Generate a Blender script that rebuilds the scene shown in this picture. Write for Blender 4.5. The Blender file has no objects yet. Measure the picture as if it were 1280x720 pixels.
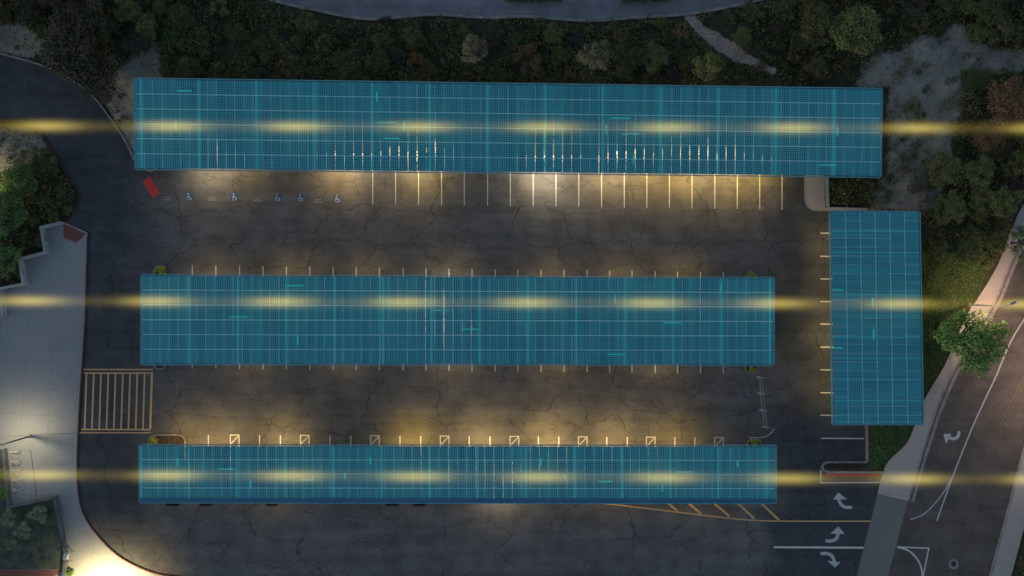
import bpy, bmesh, math, random
import numpy as np
from mathutils import Vector, noise
R = math.radians
S = bpy.context.scene
COL = S.collection

# ---------------------------------------------------------------- camera
LENS, PXM = 26.0, 10.4                      # photo pixels (1280 wide) per metre on the ground
H = 1280 / PXM * LENS / 36.0                # flying height of the camera, about 89 m
cam_d = bpy.data.cameras.new('camera'); cam = bpy.data.objects.new('camera', cam_d); COL.objects.link(cam)
cam_d.lens = LENS; cam_d.sensor_width = 36; cam_d.clip_end = 2000
cam.location = (0, 0, H); cam.rotation_euler = (0, 0, 0)
S.camera = cam

# ---------------------------------------------------------------- sky, sun, exposure
SUN_EL, SUN_ROT = R(14), R(250)
W = bpy.data.worlds.new("World"); S.world = W; W.use_nodes = True
nt = W.node_tree; bg = nt.nodes['Background']
sky = nt.nodes.new('ShaderNodeTexSky'); sky.sky_type = 'NISHITA'; sky.sun_disc = False
sky.sun_elevation = SUN_EL; sky.sun_rotation = SUN_ROT; sky.ozone_density = 1.35; sky.dust_density = 0.5
nt.links.new(sky.outputs['Color'], bg.inputs['Color']); bg.inputs['Strength'].default_value = 0.12
sd = bpy.data.lights.new('dusk_sun', 'SUN'); so = bpy.data.objects.new('dusk_sun', sd); COL.objects.link(so)
sd.energy = 0.06; sd.angle = R(12); sd.color = (1.0, 0.85, 0.72)
so.rotation_euler = (R(62), 0, R(-70))
S.view_settings.view_transform = 'Standard'; S.view_settings.look = 'None'
S.view_settings.exposure = 0.0; S.view_settings.gamma = 1.0; S.view_settings.use_curve_mapping = False
S.render.engine = 'CYCLES'
S.cycles.use_denoising = True
S.cycles.max_bounces = 4; S.cycles.volume_step_rate = 1.0

rng = random.Random(11)

# ---------------------------------------------------------------- helpers
def at(px, py, z=0.0):
    k = (H - z) / H / PXM
    return Vector(((px - 640) * k, (360 - py) * k, z))

def tag(o, label=None, cat=None, group=None, kind=None):
    if label: o['label'] = label
    if cat: o['category'] = cat
    if group: o['group'] = group
    if kind: o['kind'] = kind
    return o

def empty(name, loc, label, cat, group=None):
    o = bpy.data.objects.new(name, None); COL.objects.link(o); o.location = loc
    o.empty_display_size = 0.3
    return tag(o, label, cat, group)

def world_loc(o):
    v = Vector((0, 0, 0))
    while o is not None:
        v += o.location; o = o.parent
    return v

class MB:
    def __init__(s): s.v = []; s.f = []; s.uv = []; s.has_uv = False
    def face(s, pts, uv=None):
        i = len(s.v); s.v += [tuple(p) for p in pts]; s.f.append(tuple(range(i, i + len(pts))))
        s.uv.append(uv if uv else [(0, 0)] * len(pts)); s.has_uv |= bool(uv)
    def hexa(s, p, uv=None):                 # p: 4 bottom + 4 top corners, counter-clockwise
        i = len(s.v); s.v += [tuple(q) for q in p]
        for k, f in enumerate(((4, 5, 6, 7), (3, 2, 1, 0), (0, 1, 5, 4), (1, 2, 6, 5), (2, 3, 7, 6), (3, 0, 4, 7))):
            s.f.append(tuple(i + a for a in f))
            s.uv.append([uv[a % 4] for a in f] if uv else [(0, 0)] * 4)
        s.has_uv |= bool(uv)
    def box(s, c, size, rz=0.0):
        x, y, z = c; a, b, h = size[0] / 2, size[1] / 2, size[2] / 2
        cs, sn = math.cos(rz), math.sin(rz)
        q = [(-a, -b), (a, -b), (a, b), (-a, b)]
        q = [(x + cs * u - sn * v, y + sn * u + cs * v) for u, v in q]
        s.hexa([(u, v, z - h) for u, v in q] + [(u, v, z + h) for u, v in q])
    def beam(s, a, b, w, h):                 # box beam between two points, tops at the points
        a = Vector(a); b = Vector(b); d = (b - a); d.z = 0
        n = Vector((-d.y, d.x, 0)).normalized() * w / 2 if d.length > 1e-6 else Vector((w / 2, 0, 0))
        dn = Vector((0, 0, -h))
        s.hexa([a + dn + -n, b + dn - n, b + dn + n, a + dn + n, a - n, b - n, b + n, a + n])
    def tube(s, pts, rad, n=8, cap=True):
        pts = [Vector(p) for p in pts]; rings = []
        for k, p in enumerate(pts):
            d = (pts[min(k + 1, len(pts) - 1)] - pts[max(k - 1, 0)]).normalized()
            a = d.orthogonal().normalized(); b = d.cross(a)
            if k and rings:
                pa = (Vector(s.v[rings[-1][0]]) - pts[k - 1]); pa = (pa - d * pa.dot(d))
                if pa.length > 1e-6: a = pa.normalized(); b = d.cross(a)
            r = rad[k] if isinstance(rad, (list, tuple)) else rad
            i = len(s.v)
            for j in range(n):
                t = 2 * math.pi * j / n
                s.v.append(tuple(p + a * (r * math.cos(t)) + b * (r * math.sin(t))))
            rings.append(list(range(i, i + n)))
        for k in range(len(rings) - 1):
            for j in range(n):
                s.f.append((rings[k][j], rings[k][(j + 1) % n], rings[k + 1][(j + 1) % n], rings[k + 1][j])); s.uv.append([(0, 0)] * 4)
        if cap:
            s.f.append(tuple(reversed(rings[0]))); s.uv.append([(0, 0)] * n)
            s.f.append(tuple(rings[-1])); s.uv.append([(0, 0)] * n)
    def prism(s, pts, z0, z1):               # pts (x, y) outline, any direction, may be concave
        bm = bmesh.new(); vs = [bm.verts.new((p[0], p[1], z1)) for p in pts]
        f = bm.faces.new(vs); f.normal_update()
        if f.normal.z < 0: f.normal_flip()
        bmesh.ops.triangulate(bm, faces=[f], ngon_method='EAR_CLIP')
        bm.verts.index_update(); i = len(s.v)
        s.v += [tuple(v.co) for v in bm.verts]
        for g in bm.faces:
            s.f.append(tuple(i + v.index for v in g.verts)); s.uv.append([(0, 0)] * 3)
        bm.free()
        if z1 - z0 > 1e-6:
            area = sum(pts[k][0] * pts[(k + 1) % len(pts)][1] - pts[(k + 1) % len(pts)][0] * pts[k][1] for k in range(len(pts)))
            P = pts if area > 0 else pts[::-1]; n = len(P); i = len(s.v)
            s.v += [(p[0], p[1], z0) for p in P] + [(p[0], p[1], z1) for p in P]
            for k in range(n):
                s.f.append((i + k, i + (k + 1) % n, i + n + (k + 1) % n, i + n + k)); s.uv.append([(0, 0)] * 4)
            s.f.append(tuple(i + k for k in reversed(range(n)))); s.uv.append([(0, 0)] * n)
    def build(s, name, mat, parent=None, smooth=False):
        me = bpy.data.meshes.new(name)
        off = world_loc(parent) if parent else Vector((0, 0, 0))
        me.from_pydata([(v[0] - off.x, v[1] - off.y, v[2] - off.z) for v in s.v], [], s.f)
        if s.has_uv:
            l = me.uv_layers.new(name='uv')
            l.data.foreach_set('uv', [c for f in s.uv for p in f for c in p])
        me.materials.append(mat)
        if smooth: me.polygons.foreach_set('use_smooth', [True] * len(me.polygons))
        me.update()
        o = bpy.data.objects.new(name, me); COL.objects.link(o)
        if parent: o.parent = parent
        return o

def W2(pts, z=0.0):
    return [(at(a, b, z).x, at(a, b, z).y) for a, b in pts]

def smooth_line(pts, n=6):                   # Catmull-Rom through pixel points
    P = [pts[0]] + list(pts) + [pts[-1]]; out = []
    for i in range(1, len(P) - 2):
        p0, p1, p2, p3 = P[i - 1], P[i], P[i + 1], P[i + 2]
        for k in range(n):
            t = k / n
            out.append(tuple(0.5 * (2 * p1[c] + (p2[c] - p0[c]) * t + (2 * p0[c] - 5 * p1[c] + 4 * p2[c] - p3[c]) * t * t
                                    + (3 * p1[c] - p0[c] - 3 * p2[c] + p3[c]) * t ** 3) for c in (0, 1)))
    out.append(tuple(pts[-1])); return out

def ribbon_outline(xy, w):
    L, Rr = [], []
    n = len(xy)
    for i in range(n):
        a = Vector(xy[max(i - 1, 0)]); b = Vector(xy[i]); c = Vector(xy[min(i + 1, n - 1)])
        d1 = (b - a).normalized() if i else (c - b).normalized()
        d2 = (c - b).normalized() if i < n - 1 else d1
        n1 = Vector((-d1.y, d1.x)); n2 = Vector((-d2.y, d2.x)); m = (n1 + n2)
        m = m.normalized() if m.length > 1e-4 else n1
        k = w / 2 / max(0.45, m.dot(n1))
        L.append((b.x + m.x * k, b.y + m.y * k)); Rr.append((b.x - m.x * k, b.y - m.y * k))
    return L, Rr

def ribbon(mb, xy, w, z0, z1):
    L, Rr = ribbon_outline(xy, w)
    for i in range(len(xy) - 1):
        q = [Rr[i], Rr[i + 1], L[i + 1], L[i]]
        if z1 - z0 < 1e-6: mb.face([(p[0], p[1], z1) for p in q])
        else: mb.hexa([(p[0], p[1], z0) for p in q] + [(p[0], p[1], z1) for p in q])

# ---------------------------------------------------------------- materials
class NT:
    def __init__(s, name, rough=0.85, spec=0.2):
        s.m = bpy.data.materials.new(name); s.m.use_nodes = True; s.t = s.m.node_tree
        s.b = s.t.nodes['Principled BSDF']; s.b.inputs['Roughness'].default_value = rough
        s.b.inputs['Specular IOR Level'].default_value = spec
    def n(s, t, **k):
        o = s.t.nodes.new(t)
        for a, v in k.items():
            if a in o.inputs.keys(): o.inputs[a].default_value = v
            else: setattr(o, a, v)
        return o
    def l(s, a, b): s.t.links.new(a, b)
    def coord(s, kind='Object'): return s.n('ShaderNodeTexCoord').outputs[kind]
    def pos(s): return s.n('ShaderNodeNewGeometry').outputs['Position']
    def math(s, op, a, b=None, c=None, clamp=False):
        o = s.n('ShaderNodeMath'); o.operation = op; o.use_clamp = clamp
        for i, v in enumerate((a, b, c)):
            if v is None: continue
            if isinstance(v, (int, float)): o.inputs[i].default_value = v
            else: s.l(v, o.inputs[i])
        return o.outputs[0]
    def mapping(s, vec, scale=(1, 1, 1), loc=(0, 0, 0), rot=(0, 0, 0)):
        o = s.n('ShaderNodeMapping'); o.inputs['Scale'].default_value = scale
        o.inputs['Location'].default_value = loc; o.inputs['Rotation'].default_value = rot
        s.l(vec, o.inputs['Vector']); return o.outputs[0]
    def noise(s, vec, scale, detail=4, rough=0.55):
        o = s.n('ShaderNodeTexNoise'); o.inputs['Scale'].default_value = scale
        o.inputs['Detail'].default_value = detail; o.inputs['Roughness'].default_value = rough
        s.l(vec, o.inputs['Vector']); return o.outputs['Fac']
    def ramp(s, fac, stops):
        o = s.n('ShaderNodeValToRGB'); e = o.color_ramp.elements
        while len(e) < len(stops): e.new(0.5)
        for i, (p, c) in enumerate(stops):
            e[i].position = p; e[i].color = (*c, 1) if isinstance(c, tuple) else (c, c, c, 1)
        s.l(fac, o.inputs['Fac']); return o.outputs['Color']
    def mix(s, fac, a, b, mode='MIX'):
        o = s.n('ShaderNodeMix', data_type='RGBA'); o.blend_type = mode
        if isinstance(fac, (int, float)): o.inputs[0].default_value = fac
        else: s.l(fac, o.inputs[0])
        for i, v in ((6, a), (7, b)):
            if isinstance(v, tuple): o.inputs[i].default_value = (*v, 1)
            else: s.l(v, o.inputs[i])
        return o.outputs[2]
    def out(s, col): s.l(col, s.b.inputs['Base Color']); return s.m
    def bump(s, h, st=0.3, d=0.02):
        o = s.n('ShaderNodeBump'); o.inputs['Strength'].default_value = st; o.inputs['Distance'].default_value = d
        s.l(h, o.inputs['Height']); s.l(o.outputs[0], s.b.inputs['Normal'])

def simple(name, col, var=0.25, scale=1.5, rough=0.8, spec=0.2):
    t = NT(name, rough, spec); p = t.pos()
    f = t.noise(p, scale, 5)
    lo = tuple(c * (1 - var) for c in col); hi = tuple(min(1, c * (1 + var)) for c in col)
    return t.out(t.ramp(f, [(0.3, lo), (0.7, hi)]))

def asphalt(name, base, brown, crack=1.0, darkscale=0.05, end_tone=None):
    t = NT(name, 0.9, 0.12); p = t.pos()
    big = t.noise(p, darkscale, 3); mid = t.noise(p, 0.45, 5, 0.6); fine = t.noise(p, 9, 3, 0.7)
    c = t.ramp(big, [(0.35, base), (0.65, brown)])
    if end_tone:                                   # base colour darker towards both ends of the lot
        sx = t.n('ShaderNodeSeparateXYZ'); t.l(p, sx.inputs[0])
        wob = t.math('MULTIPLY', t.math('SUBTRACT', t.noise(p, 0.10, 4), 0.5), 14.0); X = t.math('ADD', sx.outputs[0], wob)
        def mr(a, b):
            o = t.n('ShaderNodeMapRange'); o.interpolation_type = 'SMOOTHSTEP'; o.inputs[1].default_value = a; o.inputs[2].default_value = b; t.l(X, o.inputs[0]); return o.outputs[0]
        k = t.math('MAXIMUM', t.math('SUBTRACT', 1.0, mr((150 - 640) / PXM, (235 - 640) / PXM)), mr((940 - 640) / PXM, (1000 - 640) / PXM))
        c = t.mix(k, c, end_tone)
    c = t.mix(1.0, c, t.ramp(mid, [(0.3, (0.74,) * 3), (0.7, (1.22,) * 3)]), 'MULTIPLY')
    c = t.mix(1.0, c, t.ramp(fine, [(0.3, (0.86,) * 3), (0.7, (1.12,) * 3)]), 'MULTIPLY')
    # streaks along the driving direction
    st = t.noise(t.mapping(p, (0.06, 0.9, 1)), 1.0, 4)
    c = t.mix(1.0, c, t.ramp(st, [(0.35, (0.9,) * 3), (0.65, (1.1,) * 3)]), 'MULTIPLY')
    if crack:
        warp = t.n('ShaderNodeTexNoise'); warp.inputs['Scale'].default_value = 0.8; warp.inputs['Detail'].default_value = 5
        t.l(p, warp.inputs['Vector'])
        vm = t.n('ShaderNodeVectorMath'); vm.operation = 'MULTIPLY_ADD'
        vm.inputs[1].default_value = (1.6, 1.6, 0); t.l(warp.outputs['Color'], vm.inputs[0]); t.l(p, vm.inputs[2])
        tot = None
        for sc, w, msk, lo in (((0.13, 0.28, 0), 0.015, 0.18, 0.36), ((0.33, 0.45, 0), 0.020, 0.3, 0.47), ((0.8, 1.2, 0), 0.035, 0.5, 0.53)):
            vo = t.n('ShaderNodeTexVoronoi'); vo.feature = 'DISTANCE_TO_EDGE'; vo.inputs['Randomness'].default_value = 0.85
            vo.inputs['Scale'].default_value = 1.0; vo.voronoi_dimensions = '2D'
            t.l(t.mapping(vm.outputs[0], (*sc[:2], 0)), vo.inputs['Vector'])
            k = t.math('SUBTRACT', 1.0, t.math('DIVIDE', vo.outputs['Distance'], w), clamp=True)
            gate = t.ramp(t.noise(p, msk * 0.5, 3), [(lo, 0.0), (lo + 0.1, 1.0)])
            k = t.math('MULTIPLY', k, gate)
            tot = k if tot is None else t.math('MAXIMUM', tot, k)
        tot = t.math('MULTIPLY', tot, 0.62 * crack)
        c = t.mix(tot, c, (0.018, 0.018, 0.020))
        # hairline seams in stretched rectangles
    oil = t.ramp(t.noise(p, 0.9, 4, 0.7), [(0.62, 0.0), (0.78, 0.5)])
    c = t.mix(oil, c, (0.022, 0.021, 0.022))
    t.bump(fine, 0.35, 0.02)
    return t.out(c)

M = {}
M['asphalt'] = asphalt('asphalt_worn', (0.166, 0.154, 0.148), (0.196, 0.172, 0.154), end_tone=(0.086, 0.088, 0.093))
M['asphalt_new'] = asphalt('asphalt_dark_seal', (0.064, 0.072, 0.084), (0.074, 0.082, 0.090), 0.35)
M['asphalt_road'] = asphalt('asphalt_road', (0.130, 0.112, 0.098), (0.158, 0.130, 0.112), 0.4)
M['asphalt_far'] = asphalt('asphalt_far_road', (0.22, 0.22, 0.235), (0.26, 0.26, 0.28), 0.3)
def worn_paint(name, col, wear=0.5):
    t = NT(name, 0.7, 0.2); p = t.pos()
    f = t.noise(p, 3.5, 6, 0.7)
    return t.out(t.ramp(f, [(wear - 0.18, tuple(c * 0.35 for c in col)), (wear, col), (1.0, col)]))
M['white_paint'] = worn_paint('white_line_paint', (0.74, 0.70, 0.64), 0.42)
M['faded_white'] = worn_paint('faded_white_paint', (0.58, 0.58, 0.57), 0.44)
M['orange_paint'] = worn_paint('orange_line_paint', (0.78, 0.46, 0.21), 0.42)
M['dull_yellow'] = worn_paint('dull_yellow_paint', (0.22, 0.16, 0.11), 0.52)
M['red_paint'] = worn_paint('red_kerb_paint', (0.15, 0.060, 0.055), 0.52)
M['red_bright'] = worn_paint('red_marking_paint', (0.75, 0.07, 0.06), 0.4)
M['blue_paint'] = worn_paint('blue_marking_paint', (0.085, 0.16, 0.30), 0.52)
M['brick_red'] = simple('brick_red_paving', (0.24, 0.095, 0.075), 0.2, 6)
M['kerb'] = simple('kerb_concrete', (0.34, 0.30, 0.28), 0.3, 1.2)
M['wall'] = simple('wall_concrete', (0.42, 0.42, 0.40), 0.15, 1.0)
M['wall_dark'] = simple('planter_wall_concrete', (0.14, 0.15, 0.16), 0.25, 1.0)
M['white_steel'] = simple('painted_steel_white', (0.62, 0.62, 0.60), 0.08, 2, 0.45, 0.4)
M['grey_steel'] = simple('galvanised_steel', (0.30, 0.33, 0.36), 0.15, 2, 0.45, 0.5)
M['purlin'] = simple('purlin_pale_teal', (0.60, 0.92, 0.90), 0.05, 0.5, 0.5, 0.3)
M['dark_steel'] = simple('dark_steel', (0.05, 0.05, 0.055), 0.2, 2, 0.5, 0.4)
M['fascia'] = simple('fascia_blue', (0.05, 0.16, 0.27), 0.12, 1.0, 0.5, 0.3)
M['edge_trim'] = simple('edge_trim_teal', (0.13, 0.40, 0.47), 0.15, 1.0, 0.5, 0.3)
M['rubber'] = simple('black_rubber', (0.015, 0.015, 0.016), 0.2, 4)
M['soil'] = simple('mulch_soil', (0.075, 0.055, 0.04), 0.45, 3)
M['planter_soil'] = simple('planter_gravel', (0.085, 0.10, 0.07), 0.45, 1.2)
M['rock'] = simple('pale_rock', (0.35, 0.33, 0.29), 0.3, 3)
M['bark'] = simple('bark_brown', (0.10, 0.075, 0.055), 0.3, 4)
M['pale_bark'] = simple('bark_pale', (0.52, 0.44, 0.36), 0.25, 4)

def concrete(name, a, b, joints=2.4):
    t = NT(name, 0.85, 0.2); p = t.pos()
    f = t.noise(p, 0.12, 4); g = t.noise(p, 4, 5, 0.65)
    c = t.ramp(f, [(0.3, a), (0.7, b)])
    c = t.mix(1.0, c, t.ramp(g, [(0.3, (0.9,) * 3), (0.7, (1.08,) * 3)]), 'MULTIPLY')
    if joints:
        sep = t.n('ShaderNodeSeparateXYZ'); t.l(t.mapping(p, (1 / joints, 1 / joints, 1), rot=(0, 0, R(4))), sep.inputs[0])
        def ln(s_):
            fr = t.math('FRACT', s_); d = t.math('ABSOLUTE', t.math('SUBTRACT', fr, 0.5))
            return t.math('GREATER_THAN', d, 0.494)
        j = t.math('MAXIMUM', ln(sep.outputs[0]), ln(sep.outputs[1]))
        c = t.mix(t.math('MULTIPLY', j, 0.4), c, (0.08, 0.08, 0.08))
    st = t.ramp(t.noise(p, 0.5, 6, 0.7), [(0.55, 0.0), (0.8, 0.35)])
    c = t.mix(st, c, (0.16, 0.16, 0.16))
    t.bump(g, 0.2, 0.01)
    return t.out(c)
M['plaza'] = concrete('plaza_concrete', (0.30, 0.31, 0.32), (0.36, 0.36, 0.36), 3.2)
M['walk'] = concrete('walk_concrete', (0.46, 0.40, 0.35), (0.54, 0.47, 0.41), 1.8)
M['apron'] = concrete('apron_concrete', (0.21, 0.205, 0.19), (0.25, 0.24, 0.22), 0)

def leaf_mat(name, dark, light, tip=None):
    t = NT(name, 0.75, 0.12)
    g = t.n('ShaderNodeNewGeometry'); r = g.outputs['Random Per Island']
    oi = t.n('ShaderNodeObjectInfo').outputs['Random']
    clump = t.noise(g.outputs['Position'], 0.9, 3)
    f = t.math('ADD', t.math('MULTIPLY', r, 0.45), t.math('MULTIPLY', clump, 0.75))
    f = t.math('ADD', f, t.math('MULTIPLY', oi, 0.12))
    k_ = 2.0
    dark, light, tip = [tuple(min(0.6, q * k_) for q in w_) for w_ in (dark, light, tip or light)]
    c = t.ramp(f, [(0.3, dark), (0.75, light), (0.98, tip)])
    return t.out(c)
LEAF = {
    'deep':   leaf_mat('foliage_deep_green', (0.028, 0.038, 0.015), (0.064, 0.076, 0.028)),
    'green':  leaf_mat('foliage_green', (0.030, 0.058, 0.022), (0.075, 0.125, 0.045), (0.12, 0.17, 0.06)),
    'olive':  leaf_mat('foliage_olive', (0.045, 0.052, 0.018), (0.110, 0.115, 0.040)),
    'pale':   leaf_mat('foliage_pale_grey_olive', (0.065, 0.060, 0.038), (0.14, 0.125, 0.08)),
    'rust':   leaf_mat('foliage_rust', (0.055, 0.034, 0.018), (0.13, 0.075, 0.040)),
    'orange': leaf_mat('foliage_orange', (0.085, 0.042, 0.018), (0.17, 0.085, 0.034)),
    'brown':  leaf_mat('foliage_dusky_brown', (0.026, 0.024, 0.017), (0.055, 0.047, 0.034)),
    'yellow': leaf_mat('foliage_yellow_green', (0.20, 0.19, 0.03), (0.42, 0.38, 0.05)),
    'silver': leaf_mat('foliage_silver', (0.035, 0.055, 0.022), (0.20, 0.22, 0.13), (0.55, 0.52, 0.40)),
    'fresh':  leaf_mat('foliage_fresh_green', (0.035, 0.075, 0.018), (0.11, 0.19, 0.05), (0.17, 0.25, 0.06)),
    'brush':  leaf_mat('foliage_hillside_brush', (0.032, 0.036, 0.014), (0.082, 0.080, 0.032), (0.14, 0.12, 0.055)),
}

# ---------------------------------------------------------------- outlines of the place (photo pixels on the ground)
KERB_NW = smooth_line([(-70, 44), (0, 67), (34, 76), (66, 87), (95, 103), (118, 122), (137, 146), (152, 168), (163, 188), (168, 200)])
KERB_W = smooth_line([(-70, 150), (0, 150), (34, 153), (50, 166), (64, 187), (82, 216), (97, 238), (100, 248), (94, 262), (82, 279)])
PLAZA_E = [(82, 279), (110, 292), (107, 400), (103, 460)] + smooth_line([(99, 520), (97, 575), (98, 610), (105, 642), (125, 672), (155, 699), (197, 717), (250, 723)])
LOT = (KERB_NW + [(1006, 205), (1006, 250), (1009, 258), (1016, 263), (1083, 263), (1083, 577), (1034, 577), (1028, 580), (1026, 583.5), (1028, 587), (1034, 590),
       (1106, 590), (1097, 617), (1070, 723)] + PLAZA_E[::-1] + KERB_W[::-1])
PLAZA = PLAZA_E + [(250, 800), (-90, 800), (-90, 405), (9, 394), (5, 361), (35, 355), (30, 324), (62, 316), (57, 285)]
WALK_S = [(250, 723), (1070, 723), (1050, 800), (250, 800)]
SIDE_W_OUT = smooth_line([(1345, 215), (1300, 268), (1268, 318), (1243, 377), (1222, 410), (1205, 441), (1188, 470), (1170, 512), (1158, 548), (1148, 580), (1135, 626)])
SIDE_W_IN = smooth_line([(1320, 205), (1275, 262), (1247, 330), (1222, 372), (1211, 388), (1196, 420), (1180, 457), (1155, 500), (1141, 537), (1132, 555), (1108, 580), (1097, 617)])
APRON = [(1097, 617), (1135, 626), (1121, 678), (1109, 723), (1070, 723)]
SIDE_SOUTH = [(1070, 723), (1109, 723), (1090, 800), (1050, 800)]
STREET_E = smooth_line([(1400, 300), (1350, 372), (1312, 452), (1280, 558), (1259, 640), (1238, 718), (1218, 800)])
STREET = SIDE_W_OUT + [(1121, 678), (1109, 723), (1090, 800)] + STREET_E[::-1] + [(1400, 215)]
SIDE_E_OUT = [(1425, 310), (1376, 385), (1340, 462), (1306, 560), (1284, 642), (1263, 720), (1244, 800)]
SIDE_E = STREET_E + SIDE_E_OUT[::-1]
FAR_S = smooth_line([(300, -18), (340, 0), (395, 13), (462, 24), (540, 18.5), (610, 22.5), (655, 21), (735, 26), (800, 22), (862, 17.5), (910, 9), (950, 0), (1010, -22)])
FAR_ROAD = FAR_S + [(1010, -60), (300, -60)]
NE_WALK = [(1006, 205), (1029, 205), (1031, 259.5), (1083, 260), (1083, 263), (1016, 263), (1009, 258), (1006, 250)]
ISLAND_E = [(1083, 577), (1034, 577), (1028, 580), (1026, 583.5), (1028, 587), (1034, 590), (1090, 590), (1100, 584), (1090, 577)]
BARE = [[(1060, 112), (1083, 75), (1122, 68), (1145, 50), (1175, 50), (1194, 30), (1215, 55), (1250, 63), (1300, 60), (1300, 84), (1238, 92), (1198, 118), (1190, 160), (1182, 205), (1172, 262), (1086, 262), (1110, 215), (1104, 112)],
        [(128, 110), (160, 92), (178, 75), (200, 60), (208, 62), (205, 100), (240, 110), (240, 196), (170, 198), (150, 163)],
        [(-20, 168), (25, 160), (48, 170), (58, 186), (40, 205), (10, 215), (-20, 212)],
        [(-20, 30), (30, 32), (60, 55), (40, 72), (-20, 60)]]
TRAIL = [(856, 14, 8), (866, 26, 9), (878, 40, 10), (893, 51, 14), (906, 61, 15), (918, 70, 13), (932, 77, 8), (962, 92, 7)]
GRASS = [[(1086, 530), (1141, 532), (1132, 555), (1108, 580), (1086, 586)], [(1150, 300), (1240, 310), (1222, 372), (1196, 420), (1156, 500), (1150, 520)], [(1033, 205), (1036, 205), (1036, 208), (1033, 208)]]

def inside(poly, X, Y):
    c = np.zeros(X.shape, bool); n = len(poly)
    for i in range(n):
        x1, y1 = poly[i]; x2, y2 = poly[(i + 1) % n]
        if y1 == y2: continue
        m = ((y1 > Y) != (y2 > Y)) & (X < (x2 - x1) * (Y - y1) / (y2 - y1) + x1)
        c ^= m
    return c
def edge_dist(poly, X, Y):
    d = np.full(X.shape, 1e9); n = len(poly)
    for i in range(n):
        x1, y1 = poly[i]; x2, y2 = poly[(i + 1) % n]; dx, dy = x2 - x1, y2 - y1
        t = np.clip(((X - x1) * dx + (Y - y1) * dy) / (dx * dx + dy * dy + 1e-12), 0, 1)
        d = np.minimum(d, np.hypot(X - x1 - t * dx, Y - y1 - t * dy))
    return d
PAVED = [LOT, PLAZA, WALK_S, SIDE_W_OUT + SIDE_W_IN[::-1], APRON, SIDE_SOUTH, STREET, SIDE_E, FAR_ROAD, NE_WALK]
PAVED_W = [W2(p) for p in PAVED]

# ---------------------------------------------------------------- ground: one sheet with soft relief outside the paving
gx = np.concatenate([np.linspace(-420, -76, 40)[:-1], np.arange(-76, 80.01, 0.5), np.linspace(80, 420, 40)[1:]])
gy = np.concatenate([np.linspace(-380, -48, 40)[:-1], np.arange(-48, 50.01, 0.5), np.linspace(50, 380, 40)[1:]])
GX, GY = np.meshgrid(gx, gy)
dist = np.full(GX.shape, 1e9); ins = np.zeros(GX.shape, bool)
for p in PAVED_W:
    dist = np.minimum(dist, edge_dist(p, GX, GY)); ins |= inside(p, GX, GY)
sd_ = np.where(ins, 0, dist)
hill = (0.5 * np.sin(GX * 0.21 + 1.3 * np.sin(GY * 0.17)) + 0.4 * np.sin(GY * 0.33 + 0.7 * np.sin(GX * 0.11 + 2)) + 0.25 * np.sin(GX * 0.9 + GY * 0.7) + 0.2 * np.sin(GX * 1.7 - GY * 1.3))
GZ = -0.06 + np.clip((sd_ - 0.4) / 5, 0, 1) * (0.9 + hill * 0.9) + np.clip(sd_ / 0.9, 0, 1) * 0.10
ug = W2([(9, 562), (-90, 562), (-90, 712), (82, 712), (86, 690), (72, 620), (15, 632)])
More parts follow.
